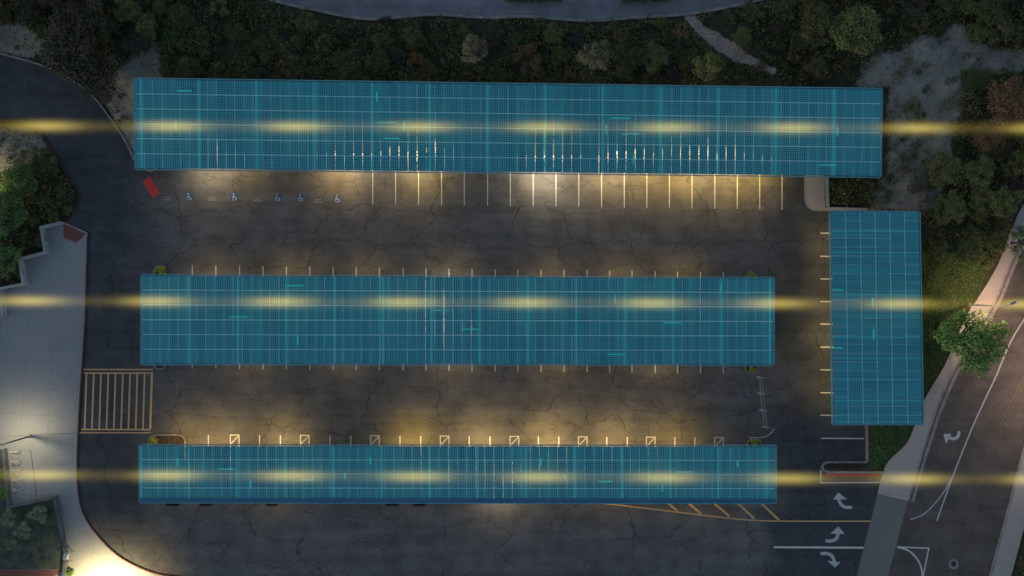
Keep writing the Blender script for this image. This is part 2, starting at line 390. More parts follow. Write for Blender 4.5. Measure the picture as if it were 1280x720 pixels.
def make_ground():
    ny, nx = GX.shape
    verts = np.stack([GX, GY, GZ], -1).reshape(-1, 3)
    idx = np.arange(ny * nx).reshape(ny, nx)
    quads = np.stack([idx[:-1, :-1], idx[:-1, 1:], idx[1:, 1:], idx[1:, :-1]], -1).reshape(-1, 4)
    me = bpy.data.meshes.new('ground')
    me.vertices.add(len(verts)); me.vertices.foreach_set('co', verts.ravel())
    me.loops.add(quads.size); me.loops.foreach_set('vertex_index', quads.ravel().astype(np.int32))
    me.polygons.add(len(quads)); me.polygons.foreach_set('loop_start', np.arange(0, quads.size, 4, dtype=np.int32))
    me.update(calc_edges=True)
    def soft(polys, w=0.8):
        v = np.zeros(GX.shape)
        for p in polys:
            pw = W2(p); d = edge_dist(pw, GX, GY); s = np.where(inside(pw, GX, GY), d, -d)
            v = np.maximum(v, np.clip(0.5 + s / w / 2, 0, 1))
        return v
    bare = soft(BARE, 1.2)
    trail = np.zeros(GX.shape)
    for (a, b) in zip(TRAIL[:-1], TRAIL[1:]):
        for t in np.linspace(0, 1, 6):
            p = at(a[0] + (b[0] - a[0]) * t, a[1] + (b[1] - a[1]) * t); r = (a[2] + (b[2] - a[2]) * t) / PXM / 1.3
            trail = np.maximum(trail, np.clip(1.35 - np.hypot(GX - p.x, GY - p.y) / r, 0, 1))
    grass = soft(GRASS, 1.5)
    ca = me.color_attributes.new('cover', 'FLOAT_COLOR', 'POINT')
    ca.data.foreach_set('color', np.stack([bare, trail, grass, np.ones(GX.shape)], -1).astype(np.float32).ravel())
    t = NT('ground_cover', 0.95, 0.05); p = t.pos()
    at_ = t.n('ShaderNodeVertexColor'); at_.layer_name = 'cover'
    sp = t.n('ShaderNodeSeparateColor'); t.l(at_.outputs['Color'], sp.inputs[0])
    n1 = t.noise(p, 0.55, 6, 0.65); n2 = t.noise(p, 4, 5, 0.7); n3 = t.noise(p, 1.6, 5, 0.7)
    c = t.ramp(n1, [(0.3, (0.045, 0.05, 0.026)), (0.55, (0.075, 0.072, 0.042)), (0.8, (0.12, 0.10, 0.07))])
    def edge(ch, lo=0.38, hi=0.56, amt=0.55):
        v = t.math('ADD', ch, t.math('MULTIPLY', t.math('SUBTRACT', n3, 0.5), amt * 1.6))
        o = t.n('ShaderNodeMapRange'); o.inputs[1].default_value = lo; o.inputs[2].default_value = hi; t.l(v, o.inputs[0]); return o.outputs[0]
    bcol = t.ramp(n1, [(0.3, (0.26, 0.225, 0.18)), (0.5, (0.34, 0.30, 0.24)), (0.75, (0.46, 0.39, 0.31))])
    bcol = t.mix(t.ramp(n3, [(0.52, 0.0), (0.68, 0.75)]), bcol, (0.09, 0.092, 0.075))
    c = t.mix(edge(sp.outputs[2], amt=0.7), c, t.ramp(n2, [(0.3, (0.035, 0.055, 0.018)), (0.7, (0.075, 0.10, 0.03))]))
    c = t.mix(edge(sp.outputs[0], 0.36, 0.52, 0.8), c, bcol)
    c = t.mix(edge(sp.outputs[1], amt=0.7), c, t.ramp(n2, [(0.3, (0.34, 0.24, 0.19)), (0.7, (0.64, 0.46, 0.37))]))
    c = t.mix(1.0, c, t.ramp(n2, [(0.3, (0.75,) * 3), (0.7, (1.2,) * 3)]), 'MULTIPLY')
    t.bump(n2, 0.6, 0.12)
    me.materials.append(t.out(c))
    o = bpy.data.objects.new('ground', me); COL.objects.link(o); tag(o, kind='structure')
make_ground()
_gx, _gy = gx, gy
def ground_z(x, y):
    i = int(np.clip(np.searchsorted(_gy, y), 0, len(_gy) - 1)); j = int(np.clip(np.searchsorted(_gx, x), 0, len(_gx) - 1))
    return float(GZ[i, j])

# ---------------------------------------------------------------- paving
def sheet(name, poly, z0, z1, mat):
    mb = MB(); mb.prism(W2(poly), z0, z1); o = mb.build(name, mat); tag(o, kind='structure'); return o
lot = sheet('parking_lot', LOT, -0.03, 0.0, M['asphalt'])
plaza = sheet('plaza_pavement', PLAZA, -0.05, 0.13, M['plaza'])
walk_s = sheet('pavement_south', WALK_S, -0.05, 0.13, M['walk'])
side_w = sheet('pavement_west', SIDE_W_OUT + SIDE_W_IN[::-1], -0.05, 0.13, M['walk'])
apron = sheet('driveway_apron', APRON, -0.05, 0.02, M['apron'])
sheet('pavement_corner', SIDE_SOUTH, -0.05, 0.13, M['walk'])
street = sheet('road', STREET, -0.03, 0.0, M['asphalt_road'])
sheet('pavement_east', SIDE_E, -0.05, 0.13, M['walk'])
far_road = sheet('road_north', FAR_ROAD, -0.03, 0.0, M['asphalt_far'])
ne_walk = sheet('pavement_north', NE_WALK, -0.05, 0.13, M['walk'])
sheet('walkway_under_canopy', [(250, 200.5), (250, 150), (1000, 160), (1000, 205)], -0.05, 0.13, M['walk'])  # unseen; concrete extended under the canopy to brighten light through panel gaps
def kerb(name, px, w=0.16, h=0.15, mat='kerb', parent=None, z=0.0):
    m_ = MB(); ribbon(m_, W2(px), w, z - 0.02, z + h); return m_.build(name, M[mat], parent)
kerb('kerb', KERB_NW, 0.18, 0.16, parent=lot)
kerb('kerb', KERB_W, 0.16, 0.16, 'red_paint', lot)
kerb('kerb', PLAZA_E[1:], 0.15, 0.135, 'red_paint', lot)
kerb('kerb', PLAZA_E[:2], 0.18, 0.135, 'kerb', lot)
kerb('kerb', [(1083, 263), (1083.5, 576.5)], 0.30, 0.15, parent=lot)
kerb('kerb', [(1006, 206), (1006, 250), (1009, 258), (1016, 263), (1083, 263.4)], 0.16, 0.15, parent=lot)
kerb('kerb', [(250, 723.5), (1069, 723.5)], 0.18, 0.15, parent=lot)
kerb('kerb', SIDE_W_OUT, 0.22, 0.15, parent=street)
kerb('kerb', STREET_E, 0.22, 0.15, parent=street)
kerb('gutter', [(p[0] + 5.5, p[1] + 1.5) for p in SIDE_W_OUT], 0.40, 0.012, 'kerb', street)
kerb('kerb', FAR_S, 0.35, 0.16, parent=far_road)
ki = kerb('kerb', [(1083, 577.5), (1036, 577.5), (1030, 579), (1026.8, 583.5), (1030, 588.2), (1036, 589.7), (1104, 590)], 0.22, 0.15, parent=lot)
sheet('island_bed', ISLAND_E, -0.02, 0.10, M['soil'])
mb = MB(); mb.prism(W2([(80, 279.5), (109, 291.5), (97, 304), (80, 297)]), 0.134, 0.134); mb.build('brick_ramp_panel', M['brick_red'], plaza)
kerb('ramp_edge', [(110, 293), (98, 304.5)], 0.22, 0.008, 'wall', plaza, 0.134)
kerb('joint', [(39, 562), (47, 622)], 0.10, 0.006, 'wall_dark', plaza, 0.133)
kerb('joint', [(11, 545), (97, 541)], 0.05, 0.004, 'wall_dark', plaza, 0.133)

# ---------------------------------------------------------------- painted markings (pieces of the lot and the road)
ZM = 0.009
def line(px, w, mat, parent=lot, name='parking_line', z=ZM):
    m_ = MB(); xy = W2(px); ribbon(m_, xy, w, z, z); return m_.build(name, M[mat], parent)
for i, x in enumerate([466, 494.5, 523.2, 552, 580.3, 609.5, 638, 666.5, 695, 723.5, 752, 780.3, 808.6, 836.8, 865, 893.5, 921.6, 949.6, 977.5]):
    line([(x, 206), (x, 255.2 + (x - 466) * 0.0135)], 0.10 if i not in (4,) else 0.085, 'white_paint')
xs_mid = [240.5, 269.8, 299.5, 328.8, 358, 387.3, 416.5, 445.3, 474.3, 504, 532.5, 561.3, 590, 619, 647.3, 676.3, 705, 734, 762, 790, 819, 847, 875.6, 904]
for i, x in enumerate(xs_mid):
    f = (x - 240) / 664
    line([(x, 331.5 + 8.5 * f), (x, 460.5 + 6.5 * f)], 0.13, 'white_paint')
xs_bot = [260.5, 324.5, 350.5, 412.5, 438.5, 500, 526, 586.5, 612.5, 673, 698.5, 758.5, 784, 843.5, 868.5]
for x in xs_bot: line([(x, 543.8 + (x - 260) * 0.0045), (x, 603)], 0.13, 'white_paint')
for x in (288, 375.6, 463.3, 550.4, 637.6, 723, 808, 893.2):
    y = 543.6 + (x - 260) * 0.0050
    L = line([(x, 603), (x, y), (x + 10.8, y), (x + 10.8, 603)], 0.13, 'white_paint', name='access_aisle')
    m_ = MB()
    for k in range(5): ribbon(m_, W2([(x + 0.5, y + 11 + 12 * k), (x + 10, y + 1.2 + 12 * k)]), 0.12, ZM + .004, ZM + .004)
    m_.build('aisle_hatching', M['white_paint'], lot)
for y in (291.4, 320.3, 348.6, 377, 405, 433.8, 462.2, 490.8, 519): line([(1025.5, y), (1080, y + 0.6)], 0.12, 'white_paint')
line([(1026, 547.8), (1080, 548.2)], 0.13, 'white_paint')
# hatched orange crossing
m_ = MB()
for a, b in (((104, 461.3), (191.5, 461.8)), ((104, 466), (191, 466)), ((101, 537), (188.5, 537.5)), ((99, 541), (188, 541.3))):
    pass
line([(104, 461.8), (191.5, 462)], 0.16, 'orange_paint', name='crossing_border')
line([(104.5, 466.3), (191, 466.3)], 0.17, 'orange_paint', name='crossing_border')
line([(101.5, 536.8), (188.4, 537)], 0.17, 'orange_paint', name='crossing_border')
line([(98.5, 540.8), (188, 541)], 0.13, 'orange_paint', name='crossing_border')
for k in range(10):
    xt = 108.2 + 9.08 * k; xb = 105.8 + 9.12 * k
    line([(xt, 467.2), (xb, 536)], 0.19 if k < 9 else 0.26, 'orange_paint', name='crossing_stripe')
# yellow-orange gore by the south carport
line(smooth_line([(748, 628.5), (800, 634.5), (850, 640.5), (900, 646.5), (945, 650.5), (1000, 651.5), (1088, 651.5)]), 0.16, 'orange_paint', name='lane_edge_line')
for a, b in (((822, 618), (846.5, 638.5)), ((848, 618), (876, 642)), ((877, 616), (912, 645.5)), ((906, 614), (943, 648.5)), ((936, 614), (973.5, 650))):
    line([a, b], 0.27, 'orange_paint', name='gore_stripe')
line(smooth_line([(970, 530), (969.8, 600), (971, 618), (976, 632), (985, 643), (998, 650)]), 0.09, 'dull_yellow', name='lane_edge_line')
line([(967, 684), (1079.5, 684.6)], 0.24, 'white_paint', name='lane_line')
# small kerb-like white curve beside the corner planter
line(smooth_line([(936, 546.5), (948, 547), (957, 545.5), (964, 541), (968, 535.5)]), 0.10, 'white_paint', name='lane_edge_line')
# boxed no stopping strip with red dashes
line([(1026, 587), (1025.6, 603.4), (1100, 603)], 0.14, 'white_paint', name='box_line')
for k in range(15):
    x = 1034 + k * 4.7
    line([(x, 592), (x + 4.2, 595.8)], 0.22, 'red_bright', name='red_dash', z=ZM + 0.004)
line([(1033, 591.3), (1103, 591.6)], 0.05, 'white_paint', name='box_line', z=ZM + 0.003)
# street markings
line(smooth_line([(1330, 325), (1281, 398), (1262, 430), (1246, 468), (1230, 502), (1213, 540), (1190, 598), (1171, 651)]), 0.17, 'faded_white', street, 'lane_line')
line(smooth_line([(1189, 597), (1181, 613), (1168, 630), (1154, 643), (1138, 649.5)]), 0.13, 'faded_white', street, 'lane_line', z=ZM + .004)
line(smooth_line([(1330, 392), (1281, 470), (1250, 532), (1233, 572), (1214, 640), (1203, 680), (1191, 722), (1170, 800)]), 0.13, 'dull_yellow', street, 'centre_line')
line(smooth_line([(1337, 392), (1285, 472), (1254, 534), (1237, 574), (1218, 641), (1207, 681), (1195, 723), (1174, 800)]), 0.13, 'dull_yellow', street, 'centre_line')
line([(1121, 683.6), (1161, 685.3), (1153.5, 722)], 0.16, 'white_paint', street, 'gore_outline')
line(smooth_line([(1122, 683.8), (1135, 688), (1145, 697), (1151, 708), (1153, 720)]), 0.20, 'white_paint', street, 'gore_outline', z=ZM + .004)

def arrow(path, head, w, mat, parent):
    m_ = MB(); xy = W2(smooth_line(path)); ribbon(m_, xy, w, ZM, ZM)
    m_.face([(p[0], p[1], ZM + 0.003) for p in W2(head)])
    return m_.build('turn_arrow', M[mat], parent)
# heads given counter-clockwise as seen from above
arrow([(1065, 634), (1057, 634), (1051, 630), (1048, 623)], [(1048, 615.5), (1041, 624.5), (1058.5, 624)], 0.38, 'faded_white', lot)
arrow([(1032, 676), (1040, 676), (1045.5, 673), (1047.5, 667)], [(1048, 658), (1038, 666.8), (1056, 667.5)], 0.38, 'faded_white', lot)
arrow([(1025.5, 692), (1034, 692), (1040, 695), (1043, 702)], [(1044, 709.5), (1050.5, 702.5), (1034, 701)], 0.38, 'faded_white', lot)
arrow([(1199, 539), (1197, 546), (1191, 548.5), (1187, 546.5)], [(1179, 542.5), (1182.5, 555), (1189, 542)], 0.36, 'faded_white', street)
# wheelchair symbols on blue squares, worn lettering between them
def disabled_bay(cx, cy, s=4.8):
    m_ = MB(); m_.face([(p[0], p[1], ZM) for p in W2([(cx - s, cy + s), (cx + s, cy + s), (cx + s, cy - s), (cx - s, cy - s)])])
    sq = m_.build('wheelchair_symbol', M['blue_paint'], lot)
    m_ = MB(); z = ZM + 0.004
    ring = [(cx - 0.4 + 2.5 * math.cos(a), cy + 1.5 + 2.5 * math.sin(a)) for a in [R(-110) + R(25) * k for k in range(-9, 2)]]
    ring = [(cx - 0.2 + 2.5 * math.cos(R(a)), cy + 1.4 + 2.5 * math.sin(R(a))) for a in range(20, 251, 23)]
    ribbon(m_, W2(ring), 0.08, z, z)
    ribbon(m_, W2([(cx - 1, cy - 2.6), (cx - 0.8, cy + 0.6), (cx + 1.7, cy + 0.6), (cx + 2.8, cy + 3.3)]), 0.095, z + .003, z + .003)
    c = at(cx - 1.1, cy - 3.9); n = 10
    m_.face([(c.x + 0.09 * math.cos(2 * math.pi * k / n), c.y + 0.09 * math.sin(2 * math.pi * k / n), z) for k in range(n)])
    m_.build('symbol_figure', M['faded_white'], sq)
for cx, cy in ((236.5, 246), (293, 246.3), (347.3, 247.3), (376, 247.5), (422, 248.5)): disabled_bay(cx, cy)
for cx, cy in ((209, 247.7), (265.5, 248), (321.5, 249.2), (398, 250.5)):
    m_ = MB()
    for r_ in range(2):
        for k in range(6 if r_ else 4):
            x = cx - 5.5 + k * 1.9 + (0 if r_ else 1.9); y = cy - 1.7 + r_ * 2.9
            ribbon(m_, W2([(x, y), (x + 0.9, y + 1.6)]), 0.06, ZM, ZM)
    m_.build('worn_lettering', M['faded_white'], lot)
m_ = MB(); m_.face([(p[0], p[1], 0.012) for p in W2([(178, 226.5), (190.5, 247), (200, 241), (187.5, 221)])]); m_.build('red_patch', M['red_bright'], lot)
# manhole
c = at(1192, 705); m_ = MB()
m_.prism([(c.x + 0.62 * math.cos(a), c.y + 0.62 * math.sin(a)) for a in np.linspace(0, 2 * math.pi, 25)[:-1]], 0.0, 0.010); mh = m_.build('manhole_cover', M['kerb'], street)
m_ = MB(); m_.prism([(c.x + 0.32 * math.cos(a), c.y + 0.32 * math.sin(a)) for a in np.linspace(0, 2 * math.pi, 21)[:-1]], 0.011, 0.016); m_.build('manhole_lid', M['dark_steel'], mh)

# ---------------------------------------------------------------- solar carports
def panel_mat(name, period, phase, seed, horizontal=False):
    t = NT(name, 0.55, 0.18)
    uv = t.coord('UV'); sep = t.n('ShaderNodeSeparateXYZ'); t.l(uv, sep.inputs[0]); u, v = sep.outputs[0], sep.outputs[1]
    def gl(x, k, w):                          # line of width w (fraction) at whole numbers of x*k
        fr = t.math('FRACT', t.math('MULTIPLY', x, float(k))); d = t.math('ABSOLUTE', t.math('SUBTRACT', fr, 0.5))
        return t.math('GREATER_THAN', d, 0.5 - w / 2)
    cell = t.math('MAXIMUM', gl(u, 4, 0.32), gl(v, 7, 0.34))
    frame = gl(u, 1, 0.11); fv = gl(v, 1, 0.02)
    # strength of every seam differs from module to module
    cmb = t.n('ShaderNodeCombineXYZ'); t.l(t.math('ROUND', u), cmb.inputs[0]); t.l(t.math('MULTIPLY', t.math('FLOOR', v), 0.15), cmb.inputs[1]); cmb.inputs[2].default_value = seed
    wn = t.n('ShaderNodeTexWhiteNoise'); wn.noise_dimensions = '3D'; t.l(cmb.outputs[0], wn.inputs[0])
    fl = t.n('ShaderNodeCombineXYZ'); t.l(t.math('FLOOR', u), fl.inputs[0]); t.l(t.math('FLOOR', v), fl.inputs[1]); fl.inputs[2].default_value = seed + 5
    wf = t.n('ShaderNodeTexWhiteNoise'); wf.noise_dimensions = '3D'; t.l(fl.outputs[0], wf.inputs[0])
    c = t.ramp(wf.outputs[0], [(0.0, (0.006, 0.080, 0.122)), (1.0, (0.022, 0.125, 0.178))])
    c = t.mix(t.math('MULTIPLY', cell, 0.95), c, (0.11, 0.47, 0.55))
    c = t.mix(t.math('MULTIPLY', frame, t.math('MULTIPLY_ADD', wn.outputs[0], 0.8, 0.15)), c, (0.26, 0.74, 0.78))
    c = t.mix(t.math('MULTIPLY', fv, 0.5), c, (0.14, 0.5, 0.58))
    # overlay glow put into the colour: broad teal lines, then fuzzy streaks
    ph = t.math('ADD', t.math('DIVIDE', u, period), phase)
    d = t.math('ABSOLUTE', t.math('SUBTRACT', t.math('FRACT', ph), 0.5))
    band = t.math('SUBTRACT', 1.0, t.math('DIVIDE', d, 0.032), clamp=True)
    c = t.mix(t.math('MULTIPLY', t.math('POWER', band, 0.7), 1.0), c, (0.10, 0.72, 0.68))
    col = t.noise(t.mapping(uv, (1.3, 0.12, 1), (seed, 0, 0)), 1.0, 3)
    c = t.mix(t.math('MULTIPLY', t.ramp(col, [(0.42, 0.0), (0.68, 1.0)]), 0.6), c, (0.06, 0.46, 0.48))
    return t.out(c)

ZN, ZS = 4.55, 4.25
LAMP_M = NT('lamp_glow'); LAMP_M.b.inputs['Emission Color'].default_value = (1, 0.78, 0.45, 1); LAMP_M.b.inputs['Emission Strength'].default_value = 12
LAMP_M = LAMP_M.m
def light(name, loc, energy, color, size=0.25, spot=None, parent=None, blend=1.0, rot=(0, 0, 0)):
    d = bpy.data.lights.new(name, 'SPOT' if spot else 'POINT'); d.energy = energy; d.color = color; d.shadow_soft_size = size
    if spot: d.spot_size = R(spot); d.spot_blend = blend
    o = bpy.data.objects.new(name, d); COL.objects.link(o); o.rotation_euler = rot
    if parent: o.parent = parent; o.location = Vector(loc) - world_loc(parent)
    else: o.location = loc
    return o

def carport(corners, rows, mods, label, mat, lamps, n_col=8, along_x=True, col_v=0.5, wide=()):
    """corners TL, TR, BR, BL in photo pixels; modules run along the first direction"""
    zs = (ZN, ZN, ZS, ZS) if along_x else (ZN - 0.1, ZS + 0.1, ZS + 0.1, ZN - 0.1)
    TL, TR, BR, BL = [at(p[0], p[1], z) for p, z in zip(corners, zs)]
    if not along_x: TL, TR, BR, BL = BL, TL, TR, BR      # u runs up the picture, v left to right
    def P(u, v, dz=0.0):                                  # u along the row, v across, 0..1
        q = TL.lerp(TR, u).lerp(BL.lerp(BR, u), v); return Vector((q.x, q.y, q.z + dz))
    ctr = P(0.5, 0.5); root = empty('solar_carport', (ctr.x, ctr.y, 0), label, 'carport', 'solar carports over the parking bays')
    Ltot = (P(1, 0.5) - P(0, 0.5)).length; Wtot = (P(0.5, 1) - P(0.5, 0)).length
    gu0, gv = 0.034 / Ltot, 0.11 / Wtot; gw = {}
    for (a_, b_, rr_, w_) in wide:
        for i_ in range(a_, b_):
            for j_ in rr_: gw[(i_, j_)] = w_ / Ltot
    for j in range(rows):
        m_ = MB(); v0, v1 = j / rows + gv / 2, (j + 1) / rows - gv / 2
        for i in range(mods):
            ga, gu = gw.get((i - 1, j), gu0), gw.get((i, j), gu0)
            u0, u1 = i / mods + ga / 2, (i + 1) / mods - gu / 2
            a = [P(u0, v1), P(u1, v1), P(u1, v0), P(u0, v0)]
            dn = Vector((0, 0, -0.04))
            uv = [(i + 0.001, rows - j - 1 + 0.001), (i + .999, rows - j - 1 + 0.001), (i + .999, rows - j - 0.001), (i + 0.001, rows - j - 0.001)]
            m_.hexa([q + dn for q in a] + a, uv)
            # clamps tie neighbouring modules into one strip
            if i < mods - 1:
                for vv in (0.2, 0.8):
                    w0 = v0 + (v1 - v0) * vv; e = 0.05 / Wtot
                    b = [P(u1, w0 + e, -0.005), P(u1 + gu, w0 + e, -0.005), P(u1 + gu, w0 - e, -0.005), P(u1, w0 - e, -0.005)]
                    m_.hexa([q + dn for q in b] + b, [(i + .5, j + .5)] * 4)
        m_.build('solar_panel_row', mat, root)
    for j in range(rows + 1):                              # pale purlins show in the seams between rows
        if 0 < j < rows:
            m_ = MB(); m_.beam(P(0.001, j / rows, -0.045), P(0.999, j / rows, -0.045), 0.13, 0.16); m_.build('purlin', M['purlin'], root)
    for v, nm in ((0, 'edge_trim'), (1, 'edge_trim')):
        e = 0.10 / Wtot * (1 if v else -1)
        m_ = MB(); m_.beam(P(0, v + e, 0.01), P(1, v + e, 0.01), 0.10, 0.22); m_.build(nm, M['edge_trim'], root)
    for u in (0, 1):
        e = 0.09 / Ltot * (1 if u else -1)
        m_ = MB(); m_.beam(P(u + e, 0, 0.01), P(u + e, 1, 0.01), 0.09, 0.22); m_.build('edge_trim', M['edge_trim'], root)
    if rows == 4:
        m_ = MB(); m_.beam(P(0, 1 - 0.22 / Wtot, 0.05), P(1, 1 - 0.22 / Wtot, 0.05), 0.50, 0.06); m_.build('gutter', M['fascia'], root)
    for k in range(n_col):
        u = (k + 0.5) / n_col; b = P(u, col_v)
        m_ = MB(); m_.box((b.x, b.y, 0.35), (0.7, 0.7, 0.7)); m_.box((b.x, b.y, (b.z - 0.5) / 2 + 0.3), (0.28, 0.28, b.z - 0.55)); m_.build('column', M['grey_steel'], root)
        m_ = MB(); m_.beam(P(u, 0.04, -0.22), P(u, 0.96, -0.22), 0.18, 0.34); m_.build('cross_beam', M['grey_steel'], root)
    for (u, v, e, col) in lamps:
        p = P(u, v, -0.62)
        m_ = MB(); m_.box((p.x, p.y, p.z + 0.05), (0.55, 0.25, 0.10)); m_.tube([(p.x, p.y, p.z + 0.09), (p.x, p.y, p.z + 0.42)], 0.03, 6)
        fx = m_.build('lamp', M['grey_steel'], root)
        m_ = MB(); m_.box((p.x, p.y, p.z - 0.012), (0.45, 0.18, 0.02)); m_.build('lamp_lens', LAMP_M, fx)
        light('lamp_light', (p.x, p.y, p.z - 0.10), e, col, 0.15, spot=171, parent=root)
    return root, P

WARM, AMBER, SOFT = (1.0, 0.71, 0.27), (1.0, 0.68, 0.17), (1.0, 0.84, 0.54)
def ux(px, c): return (px - c[3][0]) / (c[2][0] - c[3][0])
C1 = [(168, 98.5), (1102, 111.5), (1100.5, 220.5), (169.5, 210.5)]
C2 = [(177, 344), (967, 347.5), (967, 456), (177, 455)]
C3 = [(174.5, 557), (969.5, 558), (969.5, 628.5), (175, 627.5)]
C4 = [(1038.5, 264.5), (1149, 265.5), (1153.5, 530), (1042, 530)]
E = 960
lam1 = [(ux(x, C1), 0.90, e * E, c) for x, e, c in ((246, 1.0, SOFT), (290, 0.3, WARM), (418, 1.1, WARM), (520, 1.0, AMBER), (682, 1.8, SOFT), (760, 1.1, WARM), (812, 0.9, AMBER), (868, 1.2, AMBER), (930, 1.2, AMBER), (975, 0.5, AMBER))]
lam1 += [(ux(x, C1), 0.58, 1.5 * E, (1.0, 0.92, 0.80)) for x in (440, 520, 690, 780, 900)]
lam2 = [(ux(x, C2), 0.10, 0.95 * e * E, c) for x, e, c in ((250, .35, WARM), (350, .4, WARM), (450, .35, WARM), (560, .3, WARM), (690, .4, WARM), (780, .45, WARM), (860, .4, AMBER))]
lam2 += [(ux(x, C2), 0.90, 1.0 * e * E, c) for x, e, c in ((300, .22, WARM), (420, .2, WARM), (560, .25, WARM), (700, .3, WARM), (830, .35, WARM))]
lam2 += [(ux(553, C2), 0.45, 1.3 * E, (1.0, 0.9, 0.75))]
lam3 = [(ux(x, C3), 0.08, e * E, c) for x, e, c in ((212, .5, AMBER), (262, .8, WARM), (338, 1.0, WARM), (512, 1.0, AMBER), (600, 1.2, WARM), (690, 1.4, WARM), (775, 1.1, WARM), (850, .7, AMBER))]
lam3 += [(ux(x, C3), 0.88, e * E, c) for x, e, c in ((330, .12, WARM), (625, .8, SOFT), (770, .15, AMBER), (880, .12, AMBER))]
lam4 = [(u, 0.12, e * E, WARM) for u, e in ((0.86, 0.42), (0.62, 0.30), (0.40, 0.55), (0.15, 0.35))]
cp1, P1 = carport(C1, 6, 82, 'longest blue solar carport, running along the wooded slope at the top', panel_mat('solar_glass_north', 6.34, 0.39, 1.0), lam1, 9, col_v=0.80, wide=[(21, 33, (4,), .10), (29, 31, (3, 5), .08), (43, 48, (3, 4), .11), (48, 58, (4,), .09), (50, 51, (3, 5), .09), (57, 70, (4,), .07), (53, 54, (2, 3), .08), (8, 9, (4, 5), .07), (43, 50, (2,), .07)])
cp2, P2 = carport(C2, 6, 69, 'deep blue solar carport in the middle of the lot, over the double row of bays', panel_mat('solar_glass_middle', 5.28, 0.51, 2.0), lam2, 8, wide=[(32, 33, (1, 2, 3, 4), .14), (4, 6, (1, 3), .06), (16, 26, (1,), .06), (40, 50, (2,), .07), (35, 37, (3,), .08), (52, 62, (3,), .05)])
cp3, P3 = carport(C3, 4, 70, 'narrowest blue solar carport, four panel rows deep, above the orange hatching', panel_mat('solar_glass_south', 5.30, 0.48, 3.0), lam3, 8, wide=[(4, 5, (0, 1, 3), .07), (12, 13, (0, 2, 3), .07), (33, 46, (1, 2), .07), (38, 39, (3,), .08), (46, 47, (0, 1, 2, 3), .08), (56, 57, (0, 1), .06)])
cp4, P4 = carport(C4, 6, 24, 'short upright blue solar carport beside the green verge and street', panel_mat('solar_glass_east', 2.4, 0.4, 4.0), lam4, 4, along_x=False, wide=[(15, 18, (2, 3), .07), (12, 13, (0, 1, 2, 3), .08), (8, 12, (3,), .05)])

# teal overlay dashes, added as small glowing bars above the panels
t = NT('teal_dash_glow', 0.5); t.b.inputs['Base Color'].default_value = (0.03, 0.3, 0.32, 1)
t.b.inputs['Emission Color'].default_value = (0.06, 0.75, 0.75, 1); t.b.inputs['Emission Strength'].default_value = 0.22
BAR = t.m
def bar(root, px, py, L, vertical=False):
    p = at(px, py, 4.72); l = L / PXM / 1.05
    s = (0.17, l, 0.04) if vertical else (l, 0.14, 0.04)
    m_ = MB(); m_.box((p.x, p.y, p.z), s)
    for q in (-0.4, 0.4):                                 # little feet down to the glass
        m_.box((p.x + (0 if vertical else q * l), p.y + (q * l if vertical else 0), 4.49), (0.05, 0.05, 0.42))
    m_.build('teal_dash', BAR, root)
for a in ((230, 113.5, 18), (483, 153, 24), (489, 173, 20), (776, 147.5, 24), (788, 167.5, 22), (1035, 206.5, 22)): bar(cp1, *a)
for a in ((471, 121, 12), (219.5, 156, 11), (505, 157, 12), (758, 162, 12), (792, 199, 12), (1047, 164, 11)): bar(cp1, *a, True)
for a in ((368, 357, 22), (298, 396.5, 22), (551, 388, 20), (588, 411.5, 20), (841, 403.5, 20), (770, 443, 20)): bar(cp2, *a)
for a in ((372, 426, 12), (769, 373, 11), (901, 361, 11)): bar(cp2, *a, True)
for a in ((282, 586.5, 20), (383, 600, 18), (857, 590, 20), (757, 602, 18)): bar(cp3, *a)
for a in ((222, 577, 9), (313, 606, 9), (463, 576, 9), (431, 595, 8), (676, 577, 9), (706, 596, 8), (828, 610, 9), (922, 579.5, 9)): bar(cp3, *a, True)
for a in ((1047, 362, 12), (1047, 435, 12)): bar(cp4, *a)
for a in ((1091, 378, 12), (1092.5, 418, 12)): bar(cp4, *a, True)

# ---------------------------------------------------------------- yellow overlay streaks, added as glowing tubes level over the carports
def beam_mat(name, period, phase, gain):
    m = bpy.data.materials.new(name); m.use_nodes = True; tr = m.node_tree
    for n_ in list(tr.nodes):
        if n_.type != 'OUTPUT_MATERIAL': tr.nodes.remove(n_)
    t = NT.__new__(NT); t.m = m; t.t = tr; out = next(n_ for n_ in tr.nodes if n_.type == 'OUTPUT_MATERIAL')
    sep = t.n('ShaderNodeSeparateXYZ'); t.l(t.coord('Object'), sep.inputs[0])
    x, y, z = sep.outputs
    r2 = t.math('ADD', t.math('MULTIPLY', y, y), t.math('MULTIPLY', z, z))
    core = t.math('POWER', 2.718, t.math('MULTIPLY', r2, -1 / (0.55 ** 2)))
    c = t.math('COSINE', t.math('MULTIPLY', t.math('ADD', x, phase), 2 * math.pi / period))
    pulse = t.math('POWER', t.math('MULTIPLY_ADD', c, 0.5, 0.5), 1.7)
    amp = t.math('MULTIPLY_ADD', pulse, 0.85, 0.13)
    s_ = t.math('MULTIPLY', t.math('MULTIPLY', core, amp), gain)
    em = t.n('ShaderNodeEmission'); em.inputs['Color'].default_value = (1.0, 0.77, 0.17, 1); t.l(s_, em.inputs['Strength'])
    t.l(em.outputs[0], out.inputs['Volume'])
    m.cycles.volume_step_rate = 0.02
    return m
